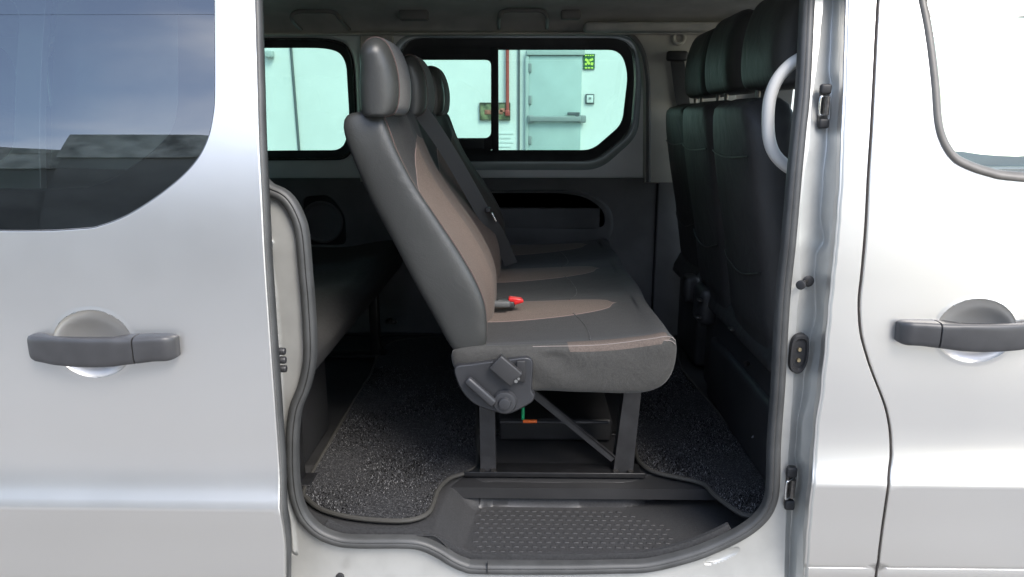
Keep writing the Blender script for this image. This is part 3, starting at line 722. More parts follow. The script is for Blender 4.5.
# headliner: section swept along X
sec=[(.13,1.80),(.16,1.83),(.25,1.862),(.5,1.875),(.95,1.885),(1.35,1.875),(1.5,1.86),(1.60,1.835),(1.645,1.805),(1.665,1.785),(1.668,1.779),(1.70,1.777)]
m=MB(); n=40; m.grid([[Vector((-2.35+3.85*i/n,y,z)) for y,z in sec] for i in range(n+1)]); m.build('roof_lining',M['lining'],van,angle=60)
m=MB(); sec2=[(.05,1.80),(.16,1.93),(.35,1.965),(.93,1.98),(1.5,1.965),(1.72,1.93),(1.83,1.80)]
m.grid([[Vector((-2.4+3.92*i/n,y,z)) for y,z in sec2] for i in range(n+1)]); m.build('roof',M['paint'],van,angle=60)
m=MB(); m.box((-.05,1.655,U(500,35,1.655).z+.004),(3.4,.05,.008),bev=.003); m.build('lining_edge',M['greytrim'],van)
def grab(x0,x1,y0,y1,Y,mt,r=.008,nm='grab_handle'):
    a=U(x0,y1,Y); b=U(x1,y1,Y); t=U(x0,y0,Y).z; w=b.x-a.x
    m=MB(); pr_=[(r*1.0*c,r*.8*s_) for c,s_ in [(math.cos(k*PI/5),math.sin(k*PI/5)) for k in range(10)]]
    m.tube(cat([(a.x,Y+.12,a.z),(a.x+.004,Y-.012,a.z+(t-a.z)*.5),(a.x+w*.13,Y-.024,t),(a.x+w*.5,Y-.028,t+.002),(b.x-w*.13,Y-.024,t),(b.x-.004,Y-.012,a.z+(t-a.z)*.5),(b.x,Y+.12,a.z)],6),r,prof=pr_); return m.build(nm,mt,van)
M['grabm']=mat('grey_grab_plastic',(.16,.155,.145),.5)
grab(292,342,13,26,1.50,M['grabm']); grab(498,548,12,25,1.50,M['grabm'])
m=MB(); pxbox(m,398,9,428,20,1.52,.05,.010); pxbox(m,561,9,581,19,1.52,.05,.010); build_each(m,'lining_cover',M['grabm'],van)
m=MB(); a=U(590,33,1.6); m.box((a.x+.35,1.60,a.z+.02),(.75,.09,.035),bev=.012); m.build('belt_cover',M['lining'],van)
# near-side inner trims: B pillar grab handle
gp=[(801,58),(789,66),(777,80),(770,98),(768,118),(769,138),(774,153),(785,165),(801,174)]
m=MB(); pr_=[(.0135*math.cos(k*PI/6),.015*math.sin(k*PI/6)) for k in range(12)]
m.tube(cat([tuple(U(x,y,.155-.0*i)) for i,(x,y) in enumerate(gp)],6),.012,prof=pr_); m.build('grab_handle',M['beige'],van)
m=MB(); 
sheet([(colpt(1,-100).x-.012,1.80),(colpt(1,-100).x+.14,1.80),(.72,.52),(colpt(1,500).x+.0,.52),(colpt(1,300).x-.004,1.0),(colpt(1,100).x-.008,1.5)],[],lambda x,z:.10+tumble(z)*.9,step=.08,thick=.02,side=1).build('inner_pillar_trim',M['plastic2'],van)
# cab enclosure: near inner door trim, dashboard, windscreen; rear wall, rear quarter skin
sheet([(.66,FL),(2.3,FL),(2.3,1.30),(.66,1.30)],[],lambda x,z:.11,step=.2,thick=.01,side=1).build('cab_door_trim',M['plastic2'],van)
m=MB(); m.box((2.0,.95,.98),(.5,1.45,.35),bev=.06); m.build('dashboard',M['plastic'],van)
m=MB(); m.add([(1.52,.2,1.93),(1.52,1.65,1.93),(3.05,1.72,1.25),(3.05,.12,1.25)],[(0,1,2,3)]); m.build('windscreen',M['glassC'],van,smooth=False)
m=MB(); m.box((-2.4,.93,.78),(.04,1.8,1.06)); m.box((-2.4,.93,1.88),(.04,1.8,.16)); m.box((-2.4,.10,1.55),(.04,.14,.5)); m.box((-2.4,1.76,1.55),(.04,.14,.5)); m.box((-2.4,.93,1.55),(.05,.16,.5)); rdo=m.build('rear_door',M['plastic2'],van,smooth=False)
m=MB(); m.box((-2.4,.93,1.55),(.006,1.55,.49)); m.build('window_glass',M['glassT'],rdo,smooth=False)
ql=[(x-.02,z) for x,z in ws if True]
qh=rp([(-1.75,1.33,.08),(-.72,1.33,.08),(-.72,1.72,.08),(-1.75,1.72,.08)],6)
sheet([(-2.4,.22),(-1.0,.22),(-1.0,1.9),(-2.4,1.9)],[rp([(-1.9,1.36,.08),(-1.05,1.36,.06),(-1.05,1.70,.06),(-1.9,1.70,.08)],6)],Yb,step=.06,thick=.02).build('rear_quarter_skin',M['paint'],van)
# inner lining of the near rear quarter (dark), behind the jamb
sheet([(-2.35,FL),(-.625,FL),(-.60,.9),(-.60,1.12),(-.64,1.24),(-.75,1.34),(-.98,1.345),(-2.35,1.345)],[],lambda x,z:.085,step=.1,thick=.01,side=1).build('rear_side_trim',M['plastic2'],van)

# ================================================================== SEATS
def shrink(L,d): return offset(L,-d)
def spow(c,n): return (abs(c)**n)*(1 if c>=0 else -1)
def sweepY(prof, ys, mi_end=None, deform=None, bulge=.028, pw=2.6):
    """prof: closed (x,z) loop swept along Y with softly domed ends folding onto the profile's spine"""
    N=len(prof); cx=sum(p[0] for p in prof)/N; cz=sum(p[1] for p in prof)/N
    sxx=sum((p[0]-cx)**2 for p in prof); szz=sum((p[1]-cz)**2 for p in prof); sxz=sum((p[0]-cx)*(p[1]-cz) for p in prof)
    th=.5*math.atan2(2*sxz,sxx-szz); ax=(math.cos(th),math.sin(th))
    k0=max(range(N),key=lambda k:(prof[k][0]-cx)*ax[0]+(prof[k][1]-cz)*ax[1])
    prof=[prof[(k+k0)%N] for k in range(N)]
    spine=[((prof[k][0]+prof[-k][0])/2,(prof[k][1]+prof[-k][1])/2) for k in range(N)]
    # keep the spine short of the tips
    q=max(2,N//9)
    for k in range(N):
        d=min(k,N-k); d2=abs(N/2-min(k,N-k))
        if d<q: spine[k]=spine[q]
        if d2<q: spine[k]=spine[N//2-q]
    y0,y1=ys
    n=max(6,int((y1-y0)/.02)); st=[(y0+bulge+(y1-y0-2*bulge)*i/n,0) for i in range(n+1)]
    ss=(.03,.08,.16,.27,.4,.55,.72,.88,1.0)
    fr=[(y0+bulge-bulge*(1-(1-t)**pw)**(1/pw),t) for t in ss]; bk=[(y1-bulge+bulge*(1-(1-t)**pw)**(1/pw),t) for t in ss]
    allr=fr[::-1]+st+bk; m=MB(); rows_=[]
    for y,t in allr:
        row=[]
        for k in range(N):
            x=prof[k][0]*(1-t)+spine[k][0]*t; z=prof[k][1]*(1-t)+spine[k][1]*t; p=Vector((x,y,z))
            if deform: p=deform(p,k/N)
            row.append(p)
        rows_.append(row)
    nf=len(fr); nt_=len(allr)
    for i in range(nt_-1):
        mi=1 if (mi_end and (i<nf or i>=nt_-1-nf)) else 0
        m.grid(rows_[i:i+2],cu=True,mi=mi)
    return m
def weld(o,d=.0004):
    bm=bmesh.new(); bm.from_mesh(o.data); bmesh.ops.remove_doubles(bm,verts=bm.verts,dist=d); bmesh.ops.recalc_face_normals(bm,faces=bm.faces); bm.to_mesh(o.data); bm.free()
    o.data.polygons.foreach_set('use_smooth',[True]*len(o.data.polygons)); return o
YN=.13; YFAR=1.53; PER=.47; YC0=.235
def xz(L,Y): return [(U(x,y,Y).x,U(x,y,Y).z) for x,y in L]
# --- middle bench
bench=thing('bench_seat','middle row three-seat bench with brown insert stripes and red buckle, facing right','bench seat',(.15,.83,FL))
B_prof=xz(cat([(341,126),(343,117),(351,112.5),(365,111.5),(379,114),(386,125),(398,150),(414,180),(436,214),(459,250),(478,283),(487,306),(489.5,330),(488,347),(480,357),(466,360.5),(455,355),(446,343),(434,321),(412,282),(390,240),(370,203),(353,164),(344,140)],4,True),YN)
bp=polyres(B_prof,110); B_prof=[tuple(q) for q in bp]
bx_top=max(z for x,z in B_prof)
ends=[(0,.046),(.0015,.034),(.005,.020),(.011,.009),(.019,.003),(.028,0)]
ys=(YN-.004,YFAR)
# front side of backrest = right/upper facing; hollow between bolsters
bx0=U(341,126,YN); bx1=U(455,355,YN); axis=(Vector((bx0.x-bx1.x,bx0.z-bx1.z))).normalized(); fn=Vector((axis.y,-axis.x))
if fn.x<0: fn=-fn
cenb=Vector((sum(x for x,z in B_prof)/len(B_prof),sum(z for x,z in B_prof)/len(B_prof)))
def hol(y,amp):
    ph=(y-YC0)/PER; return amp*(.5+.5*math.cos(2*PI*ph))
def bdef(p,t):
    d=(Vector((p.x,p.z))-cenb).dot(fn); u=(Vector((p.x,p.z))-cenb).dot(axis)
    w=min(1,max(0,(d-.0)/.03)); edge=min(1,max(0,(p.y-YN)/.06))*min(1,max(0,(YFAR-p.y)/.06)); 
    h=hol(p.y,.026)*w*edge*min(1,max(0,(.30-u)/.10)) - .010*w*edge*math.exp(-((abs((p.y-YC0+PER/2)%PER-PER/2)-.16)/.03)**2)
    k=.010*math.sin(u*16)*w*edge*.4
    p=p-Vector((fn.x,0,fn.y))*(h+k)
    # notch between seats at the crest
    if u>.25:
        s_=abs((p.y-YC0)%PER-PER/2); p.z-= .020*math.exp(-(s_/.03)**2)*min(1,(u-.25)/.08)*edge
    return p
M['tback']=tongue('seat_back_weave','Z',.92,1.48,[(0,1),(.50,1),(.60,.93),(.72,.62),(.84,.36),(.87,.0),(1,0)],0.02,PER)
M['tcush']=tongue('seat_cushion_weave','X',-.12,.42,[(0,.42),(.3,.36),(.52,.27),(.64,.15),(.68,0),(1,0)],-.01,PER)
ob=sweepY(B_prof,ys,(YN+.026,YFAR-.028),bdef).build('backrest',[M['tback'],M['leath']],bench,angle=180); weld(ob)
ob.data.materials[0]=M['tback']
# seams on the near edge of backrest (front corner), piping
fc_=[(p[0],p[1]) for p in B_prof]
seam=[q for q in B_prof if (Vector(q)-cenb).dot(fn)>.012 ]
seam=sorted(seam,key=lambda q:-(Vector(q)-cenb).dot(axis))
seam=[q for q in seam if (Vector(q)-cenb).dot(axis)>-.28]
m=MB(); m.tube([bdef(Vector((x,YN-.004+.030,z)),0)+Vector((fn.x,0,fn.y))*.0008 for x,z in seam],.0018,n=6); m.build('seam_piping',M['stitchr'],ob)
# cushion
C_top=[(452,352),(470,346),(500,345.5),(540,344.5),(600,343),(650,337),(668,334.5),(676,340),(677.5,352),(674,370),(665,384),(650,391.5),(630,393.5),(590,392.5),(540,391.5),(500,391),(470,388),(455,372)]
C_prof=[tuple(q) for q in polyres(xz(cat(C_top,5,True),YN),120)]
cc=Vector((sum(x for x,z in C_prof)/120,sum(z for x,z in C_prof)/120)); ctopz=max(z for x,z in C_prof)
ends2=[(0,.032),(.001,.022),(.0035,.012),(.008,.005),(.014,.0012),(.02,0)]
ys=(YN-.012,YFAR)
def cdef(p,t):
    up=min(1,max(0,(p.z-cc.y)/.04)); edge=min(1,max(0,(p.y-YN)/.07))*min(1,max(0,(YFAR-p.y)/.07))
    fx=min(1,max(0,(.40-p.x)/.12))
    p=p-Vector((0,0,hol(p.y,.016)*up*edge*fx))
    p=p+Vector((0,0,.006*up*edge*math.exp(-((p.x-.17)/.10)**2)))
    # creases on the near vertical side
    if p.y<YN+.02 and p.z<cc.y+.03:
        p.y+= .004*math.sin(p.x*38+p.z*60)*math.exp(-((p.x-.02)/.09)**2)+.0015*math.sin(p.x*23)
    # bow of the nose between seats
    if p.x>.30: p.x-= .012*(.5-.5*math.cos(2*PI*(p.y-YC0)/PER))*edge
    return p
oc=sweepY(C_prof,ys,1,cdef,bulge=.022,pw=3.4).build('seat_cushion',[M['tcush'],M['darkseat']],bench,angle=180); weld(oc)
oc.data.materials.append(mat('brown_edge_fabric',(.095,.074,.062),.85,bump=(420,.5),var=(300,.2)))
for p_ in oc.data.polygons:
    c_=p_.center
    if YN-.009<c_.y<YN+.026 and .10<c_.x<.33 and c_.z>cc.y+.02 and p_.normal.z>.25: p_.material_index=2
seamc=sorted([q for q in C_prof if q[1]>cc.y+.026],key=lambda q:q[0])
seamc=[q for q in seamc if U(530,350,YN).x<q[0]<max(a for a,b in C_prof)-.006]
for dz,dy in ((.0,.0),(-.008,-.003)):
    m=MB(); m.tube([Vector((x,YN-.0035+dy,z-.0035+dz)) for x,z in seamc],.0009,n=6); m.build('stitching',M['stitch'],oc)
# cross seam on each pad
for k in range(3):
    yc=YC0+PER*k; m=MB()
    xs=U(585,330,YN).x
    pts=[]
    for j in range(21):
        y=yc-.16+.32*j/20; 
        if y<YN+.03: continue
        x=xs+.02-.03*((y-yc)/.16)**2
        # height from profile
        zz=max(z for xx,z in C_prof if abs(xx-x)<.012); pts.append(cdef(Vector((x,y,zz)),0)+Vector((0,0,.0002)))
    m.tube(pts,.0011,n=6,up=Vector((0,0,1))); m.build('pad_seam',M['darkseat'],oc)
# headrests
H_prof=xz(cat([(357,60),(357,45),(363,34),(373,30.5),(383,36),(391,52),(395.5,72),(396,92),(393,106),(386,111),(372,111.5),(361,110),(357.5,100),(356.5,80)],5,True),.115)
H_prof=[tuple(q) for q in polyres(H_prof,64)]
hm=Vector((sum(x for x,z in H_prof)/64,sum(z for x,z in H_prof)/64))
W_=.25; e3=[(0,.040),(.002,.032),(.008,.020),(.018,.010),(.032,.003),(.048,0)]
yh=(.105,.115+W_)
M['hrf']=mat('headrest_weave',(.042,.041,.040),.85,bump=(500,.5),var=(300,.35),sheen=.15)
def headrest(dy,root,mats,prof=H_prof,yh=yh,me_=(.0,)):
    def hd(p,t):
        s_=(p.y-(.115+W_/2))/(W_/2); return p+Vector((0,dy,-.006-.010*abs(s_)**3))
    h=sweepY(prof,yh,1,hd,bulge=.045,pw=2.1).build('headrest',mats,root,angle=180); weld(h)
    m=MB(); sp_=[hd(Vector((x,.105+.045,z)),0) for x,z in shrink(prof,-.0004)]; m.tube(sp_,.0012,closed=True,n=6); m.build('stitching',M['stitchr'],h)
    for yy in (.07,.18):
        m=MB(); m.cyl((hm.x,.115+yy+dy,hm.y-.06),(hm.x-.01,.115+yy+dy,1.42),.006,n=10); m.build('headrest_post',M['chrome'],h)
    return h
for k in range(3): headrest(PER*k,bench,[M['hrf'],M['leath']])
# recline cover on the near side
RC=cat([(456.4,369),(470,366.5),(487,364),(508,361.5),(524,359.5),(530,361),(531,368),(530,391.5),(533,396),(531,401),(524,405.5),(512,411.5),(505,413),(497,411),(484,407),(474,402),(465,393),(459,382)],4,True)
YR=.105
rc=[tuple(q) for q in polyres(xz(RC,YR),90)]
rcm=sheet(rc,[],lambda x,z:YR+.0,step=.012,thick=.07,rad=.005); rco=rcm.build('recline_cover',M['recl'],bench)
def upx(x,y,Y=YR-.003): return U(x,y,Y)
a=upx(468,380,YR-.012); b=upx(493,403,YR-.016); d=(b-a)
m=MB(); m.box((a+b)/2,(d.length*1.12,.018,.021),rot=Matrix.Rotation(-math.atan2(d.z,d.x),3,'Y'),bev=.007); m.build('recline_lever',M['recl'],rco)
m=MB(); p=upx(504.7,401.6); m.cyl((p.x,YR+.002,p.z),(p.x,YR-.014,p.z),.0290,.0262,n=40,bev=.004); m.cyl((p.x,YR-.010,p.z),(p.x,YR-.022,p.z),.0155,.0138,n=32,bev=.003)
m.build('recline_knob',M['recl'],rco)
m=MB(); a=upx(489,366.5); b=upx(524,373.5); c=upx(505.5,369.8); ang=math.atan2(upx(524,373.5).z-upx(502.4,355).z,upx(524,373.5).x-upx(502.4,355).x)
c=upx(506,370,YR-.012); m.box(c,(.066,.022,.042),rot=Matrix.Rotation(-ang,3,'Y'),bev=.004); lb=m.build('belt_lock',M['plastic'],rco)
m=MB(); q=upx(516,381,YR-.026); m.cyl(q,q+Vector((0,-.003,0)),.004,n=12); m.cyl(q+Vector((.006,0,.006)),q+Vector((.006,-.003,.006)),.003,n=12); build_each(m,'rivet',M['screw'],lb)
m=MB(); a=upx(521,366,YR-.004); m.box((a.x,a.y,a.z-.012),(.02,.01,.05),bev=.002); m.build('lock_slot',M['rubber'],rco)
# fabric skirt behind cover
m=MB(); a=U(493,356,YN); m.box((a.x,YN+.03,a.z-.02),(.17,.05,.04),bev=.012); m.build('cushion_skirt',M['darkseat'],bench)
# legs and braces
YL1=.36; YL2=1.18
def strut(a,b,w,t,m,taper=1.0):
    a=Vector(a); b=Vector(b); d=(b-a).normalized(); s_=Vector((0,1,0)); u=d.cross(s_).normalized()
    r1=[a+u*w/2*x+s_*t/2*y for x,y in ((-1,-1),(1,-1),(1,1),(-1,1))]; r2=[b+u*w*taper/2*x+s_*t/2*y for x,y in ((-1,-1),(1,-1),(1,1),(-1,1))]
    m.grid([r1,r2],cu=True,caps=True)
def LG(px,py): return G(px,py,FL+.004)
f1=U(487,466,.36); r1=U(622,462,.36)
xr=U(487,430,YL1).x; xf0=U(622,460,YL1).x; xf1=U(634,395,YL1).x; ztop=U(590,392,YN).z-.004
for yy in (YL1,YL2):
    m=MB(); strut((xr,yy,ztop+.02),(xr+.004,yy,FL+.002),.040,.045,m,1.05); m.build('leg',M['legsteel'],bench,smooth=False)
    m=MB(); strut((xf1,yy,ztop+.02),(xf0,yy,FL+.002),.042,.045,m,1.25); m.build('leg',M['legsteel'],bench,smooth=False)
    m=MB(); a=U(540,397,YL1); b=U(612,455,YL1); strut((a.x-.02,yy-.026,a.z+.02),(b.x,yy-.026,b.z),.016,.006,m); strut((a.x-.013,yy-.022,a.z+.026),(b.x+.006,yy-.022,b.z+.004),.004,.014,m); m.build('brace',M['legsteel'],bench,smooth=False)
    m=MB(); m.box(((xr+xf0)/2,yy,FL+.008),(xf0-xr+.10,.06,.010),bev=.002); m.box(((xr+xf0)/2,yy-.033,FL+.010),(xf0-xr+.12,.006,.014),bev=.002); m.build('floor_bracket',M['steel'],bench)
    m=MB()
    for xx in (xr-.012,xr+.018,xf0-.02,xf0+.02): m.cyl((xx,yy-.028,FL+.012),(xx,yy-.028,FL+.021),.008,n=6)
    build_each(m,'bolt',M['dirtym'],bench,smooth=False)
m=MB(); strut((xr,YL2,ztop),(xr,YN+.05,ztop),.03,.03,m)
m.box(((xr+xf1)/2,(YN+YFAR)/2,ztop+.022),(xf1-xr+.02,YFAR-YN-.16,.03),bev=.004); build_each(m,'seat_frame',M['steel'],bench,smooth=False)
m=MB(); m.box(((xr+xf0)/2+.01,.80,FL+.04),(xf0-xr-.03,.50,.07),bev=.01); m.build('storage_box',M['plastic'],bench)
m=MB(); a=U(523,419,.42); m.cyl((a.x,.42,a.z),(a.x,.42,U(523,407,.42).z),.0048,n=12,bev=.001); m.build('release_tab',M['green'],bench)
m=MB(); b=U(537,421,.42); m.cyl((a.x,.418,b.z),(b.x,.418,b.z),.0050,n=12,bev=.001); m.build('release_tab',M['orange'],bench)
m=MB(); a=U(500,421,.44); b=U(608,421,.44); m.cyl((a.x,.44,a.z-.002),(b.x,.44,a.z-.002),.005,n=10); m.build('cross_rod',M['legsteel'],bench)
# buckles, belt
m=MB(); a=U(506,303,.44); m.box(a+Vector((0,0,0)),(.05,.024,.020),rot=Matrix.Rotation(.18,3,'Y'),bev=.005); bk=m.build('belt_buckle',M['plastic'],bench)
m=MB(); a2=U(515,299.5,.44); m.box(a2,(.036,.024,.013),rot=Matrix.Rotation(.12,3,'Y'),bev=.004); m.box(a2+Vector((.010,-.008,-.004)),(.026,.012,.010),rot=Matrix.Rotation(-.3,3,'Y'),bev=.003); m.build('buckle_button',M['red'],bk)
m=MB(); a=U(500,304,.42); m.box(a,(.055,.02,.018),bev=.006); m.build('buckle_stalk',M['belt'],bench)
bp_=[(421,112,.70),(430,124,.72),(446,148,.75),(466,182,.80),(484,214,.86),(494,228,.90),(503,245,.97),(511,264,1.03)]
path=cat([tuple(U(x,y,Y-.05)) for x,y,Y in bp_],5)
m=MB(); m.tube(path,.01,prof=[(-.002,-.022),(.002,-.022),(.002,.022),(-.002,.022)],up=Vector((1,0,.4))); sb=m.build('seat_belt',M['belt'],bench)
m=MB(); a=U(488,210,.80); m.box(a,(.018,.03,.016),bev=.004); m.build('belt_stop',M['rubber'],sb)
m=MB(); a=U(494,217,.80); m.box(a,(.006,.022,.030),rot=Matrix.Rotation(-.5,3,'Y'),bev=.002); m.build('belt_tongue',M['chrome'],sb)
# --- rear bench
rb=thing('bench_seat','dark rear row bench half hidden behind the open sliding door','bench seat',(-.8,.8,FL))
RP=[(-.505,.925),(-.50,.90),(-.515,.85),(-.56,.825),(-.9,.82),(-1.02,.84),(-1.02,.93),(-.9,.925),(-.75,.925),(-.60,.950),(-.535,.952)]
RPp=[tuple(q) for q in polyres(cat(RP,5,True),70)]
ysr=(.14,1.55)
def rdef(p,t):
    up=min(1,max(0,(p.z-.88)/.04)); p=p-Vector((0,0,.018*up*(.5+.5*math.cos(2*PI*(p.y-.37)/.47)))); return p
M['rearseat']=mat('deep_charcoal_fabric',(.026,.025,.024),.85,bump=(500,.6),var=(200,.15))
o=sweepY(RPp,ysr,None,rdef).build('seat_cushion',M['rearseat'],rb,angle=180); weld(o)
RB=[(-1.0,.90),(-1.10,1.10),(-1.2,1.35),(-1.24,1.46),(-1.29,1.48),(-1.34,1.45),(-1.30,1.3),(-1.2,1.05),(-1.12,.87)]
o=sweepY([tuple(q) for q in polyres(cat(RB,5,True),60)],ysr,None,None).build('backrest',M['darkseat'],rb,angle=180); weld(o)
for k in range(3):
    HR=[(x-1.02+0,z-.0) for x,z in H_prof]
    def f_(p,t,k=k): return p+Vector((0,.1+.45*k,0))
    o=sweepY(HR,yh,None,f_,bulge=.045,pw=2.1).build('headrest',M['leath'],rb,angle=180); weld(o)
m=MB()
for yy in (.28,1.35): m.box((-.60,yy,(FL+.83)/2),(.035,.05,.83-FL),bev=.004); m.box((-.95,yy,(FL+.83)/2),(.035,.05,.83-FL),bev=.004); m.box((-.78,yy,FL+.01),(.45,.07,.014),bev=.003)
build_each(m,'seat_frame',M['steel'],rb)
m=MB(); m.box((-.62,.48,FL+.15),(.02,.34,.30),bev=.006); m.build('base_cover',M['plastic'],rb)
m=MB()
for (x,y,Y) in ((320,383,.34),(338,372,.5)):
    q=U(x,y,Y); m.cyl((-.608,q.y,q.z),(-.600,q.y,q.z),.006,n=12)
build_each(m,'screw',M['screw'],rb)
m=MB(); q=U(391,322,1.60); m.box(q,(.05,.03,.016),bev=.005); m.cyl(q+Vector((.0,-.02,.005)),q+Vector((0,-.02,.02)),.008,n=10); build_each(m,'floor_anchor',M['dirtym'],van)
# --- front seats, seen from behind
M['fbk']=M['frontseat']
FB=[(.540,1.455),(.555,1.488),(.60,1.502),(.64,1.485),(.655,1.42),(.70,1.2),(.75,1.0),(.80,.90),(.80,.80),(.72,.78),(.66,.80),(.63,.90),(.600,1.10),(.565,1.28)]
FBp=[tuple(q) for q in polyres(cat(FB,5,True),90)]
def fseat(y0,y1,root,nheads,yhs,dx=0):
    e=[(0,.05),(.003,.035),(.012,.018),(.028,.006),(.05,0)]
    ysf=(y0,y1)
    cx=sum(x for x,z in FBp)/90
    def fd_(p,t):
        back= 1 if p.x< .66-(p.z-1.1)*.28 else 0
        s_=(p.y-y0)/(y1-y0)
        if p.z>1.2:
            for yy in yhs: pass
        # narrower towards the bottom
        mid=(y0+y1)/2; kz=1-.10*max(0,(1.15-p.z)/.35); kt=1-.22*max(0,(p.z-1.34)/.16)**2.2; p.y=mid+(p.y-mid)*kz*kt
        if back: p.x-= .020*math.sin(PI*min(1,max(0,s_)))**.6*(1 if p.z>.9 else .5)
        p.x+=dx
        return p
    o=sweepY(FBp,ysf,None,fd_,bulge=.05,pw=2.2).build('backrest',M['fbk'],root,angle=180); weld(o)
    # horizontal shell seams on the back
    for zz,sag in ((1.36,.01),(1.07,.03)):
        for yy in yhs:
            m=MB(); pts=[]
            w=min(.19,(y1-y0)*.40)
            for j in range(17):
                t=j/16; y=yy-w+2*w*t; z=zz-sag*math.sin(PI*t)
                xb=min(x for x,z_ in FBp if abs(z_-z)<.02)
                q=Vector((xb,y,z)); q=fd_(q,0); pts.append(q+Vector((-.0022,0,0)))
            m.tube(pts,.0022,n=6,up=Vector((-1,0,0))); m.build('back_seam',M['leath'],o)
    for yy in yhs:
        HF=[(x+.0,z) for x,z in H_prof]
        HFp=[(hm.x-(x-hm.x)*1.0,z) for x,z in H_prof]
        sc_=1.16
        def f_(p,t,yy=yy): return Vector(((p.x-hm.x)*1.32+.645+dx,(p.y-.24)*1.32+yy,(p.z-hm.y)*1.46+1.632))
        h=sweepY(HFp,yh,None,f_,bulge=.05,pw=2.1).build('headrest',M['fbk'],root,angle=180); weld(h)
        for d_ in (-.05,.05):
            m=MB(); m.cyl((.62+dx,yy+d_,1.40),(.62+dx,yy+d_,1.56),.0065,n=10); m.cyl((.615+dx,yy+d_,1.45),(.615+dx,yy+d_,1.478),.016,n=14,bev=.003); m.build('headrest_post',M['dirtym'],h)
fs=thing('front_bench_seat','black double front passenger seat nearest the silver pillar, seen from behind','front seat',(.7,.7,FL))
fseat(.29,.715,fs,1,(.50,),0); fseat(.705,1.13,fs,1,(.92,),0)
ds=thing('driver_seat','black driver seat farthest from the open side, beyond the double seat','front seat',(.7,1.36,FL))
fseat(1.17,1.60,ds,1,(1.38,),.03)
for root,y0,y1 in ((fs,.28,1.10),(ds,1.18,1.58)):
    prof=[(.66,.80),(.64,.88),(.72,.93),(1.1,.95),(1.18,.92),(1.17,.84),(1.1,.80)]
    yz=(y0,y1)
    o=sweepY([tuple(q) for q in polyres(cat(prof,4,True),50)],yz).build('seat_cushion',M['fbk'],root,angle=180); weld(o)
    m=MB(); m.box((.90,(y0+y1)/2,(FL+.82)/2),(.50,y1-y0-.06,.80-FL),bev=.02); m.build('seat_base',M['plastic'],root)
m=MB(); m.box((.655,.55,.62),(.05,.75,.22),bev=.02); m.build('base_cover',M['plastic'],fs)
m=MB(); a=U(700,298,1.0); m.box((a.x+.02,1.0,a.z-.02),(.07,.13,.14),bev=.03); m.box((a.x+.01,1.2,a.z-.01),(.06,.09,.10),bev=.02); build_each(m,'seat_hinge_cover',M['plastic'],fs)
m=MB()
for (x,y,Y) in ((703,300,.93),(735,329,.62),(701,317,.9)): q=U(x,y,Y); m.box(q+Vector((-.01,0,0)),(.016,.03,.006),bev=.002)
q=U(748,363,.5); m.cyl(q,q+Vector((-.008,-.004,0)),.007,n=12); build_each(m,'seat_latch',M['dirtym'],fs)
m=MB(); m.tube(cat([tuple(U(x,y,.62)) for x,y in [(734,262),(740,275),(746,292),(752,315),(765,330)]],5),.011,n=8); m.build('belt_stalk',M['plastic'],fs)
m=MB(); m.tube(cat([tuple(U(x,y,.40)) for x,y in [(752,438),(762,424),(774,412)]],5),.002,n=6); m.build('cable',M['plastic2'],fs)
# ================================================================== MATS
def mat_obj(px,label,grp=None):
    L=[G(x,y,FL+.012) for x,y in px]; L=[tuple(q) for q in cat([(p.x,p.y) for p in L],5,True)]; L=[tuple(q) for q in polyres(L,170)]
    cx=sum(p[0] for p in L)/170; cy=sum(p[1] for p in L)/170
    root=thing('floor_mat',label,'floor mat',(cx,cy,FL))
    # carpet: fine triangulated sheet in XY
    T=L; V=list(T); E=[(i,(i+1)%len(T)) for i in range(len(T))]
    x0=min(p[0] for p in T);x1=max(p[0] for p in T);y0=min(p[1] for p in T);y1=max(p[1] for p in T)
    st=.008; x=x0
    while x<x1:
        y=y0
        while y<min(y1,.95):
            c=(x+random.uniform(-.002,.002),y+random.uniform(-.002,.002))
            if inside(c,T) and edist(c,T)>.004: V.append(c)
            y+=st
        y=.95
        while y<y1:
            c=(x,y)
            if inside(c,T) and edist(c,T)>.004: V.append(c)
            y+=.03
        x+=st
    r=geometry.delaunay_2d_cdt([Vector(v) for v in V],E,[],0,1e-6)
    P_=[tuple(v) for v in r[0]]; m=MB(); fs_=[]
    for f in r[2]:
        c=(sum(P_[i][0] for i in f)/3,sum(P_[i][1] for i in f)/3)
        if inside(c,T): fs_.append(tuple(f))
    zs=lambda x,y: FL+.011+.0025*math.sin(x*17+1)*math.sin(y*13)+random.uniform(-.0006,.0006)
    m.add([(x,y,zs(x,y)) for x,y in P_],fs_)
    # tufts: short leaning blades standing in the pile
    sh=[]
    nt=30000
    k=0
    while k<nt:
        x=random.uniform(x0,x1); y=y0+(min(y1,1.2)-y0)*random.random()**1.3
        if not inside((x,y),T): continue
        a=random.uniform(0,2*PI); h=random.uniform(.002,.0042); w=random.uniform(.0005,.0010); lx=random.uniform(-.003,.003); ly=random.uniform(-.003,.003)
        b=Vector((x,y,FL+.010)); d=Vector((math.cos(a),math.sin(a),0))*w
        sh+= [b-d,b+d,b+Vector((lx,ly,h))+d*.6,b+Vector((lx,ly,h))-d*.6]; k+=1
    mi=[0]*nt
    o=len(m.v); m.v+=sh; m.f+=[(o+4*i,o+4*i+1,o+4*i+2,o+4*i+3) for i in range(nt)]; m.mi+=[random.choice((1,2,1,2,3)) for _ in range(nt)]
    m.n=[Vector((0,0,1))]*len(m.v)
    me=m.build('carpet_pile',[M['carpet'],M['tuft0'],M['tuft1'],M['tuft2']],root)
    e=MB(); e.tube([Vector((x,y,FL+.009)) for x,y in T],.006,closed=True,n=8,up=Vector((0,0,1))); e.build('edging',M['edging'],root)
    return root
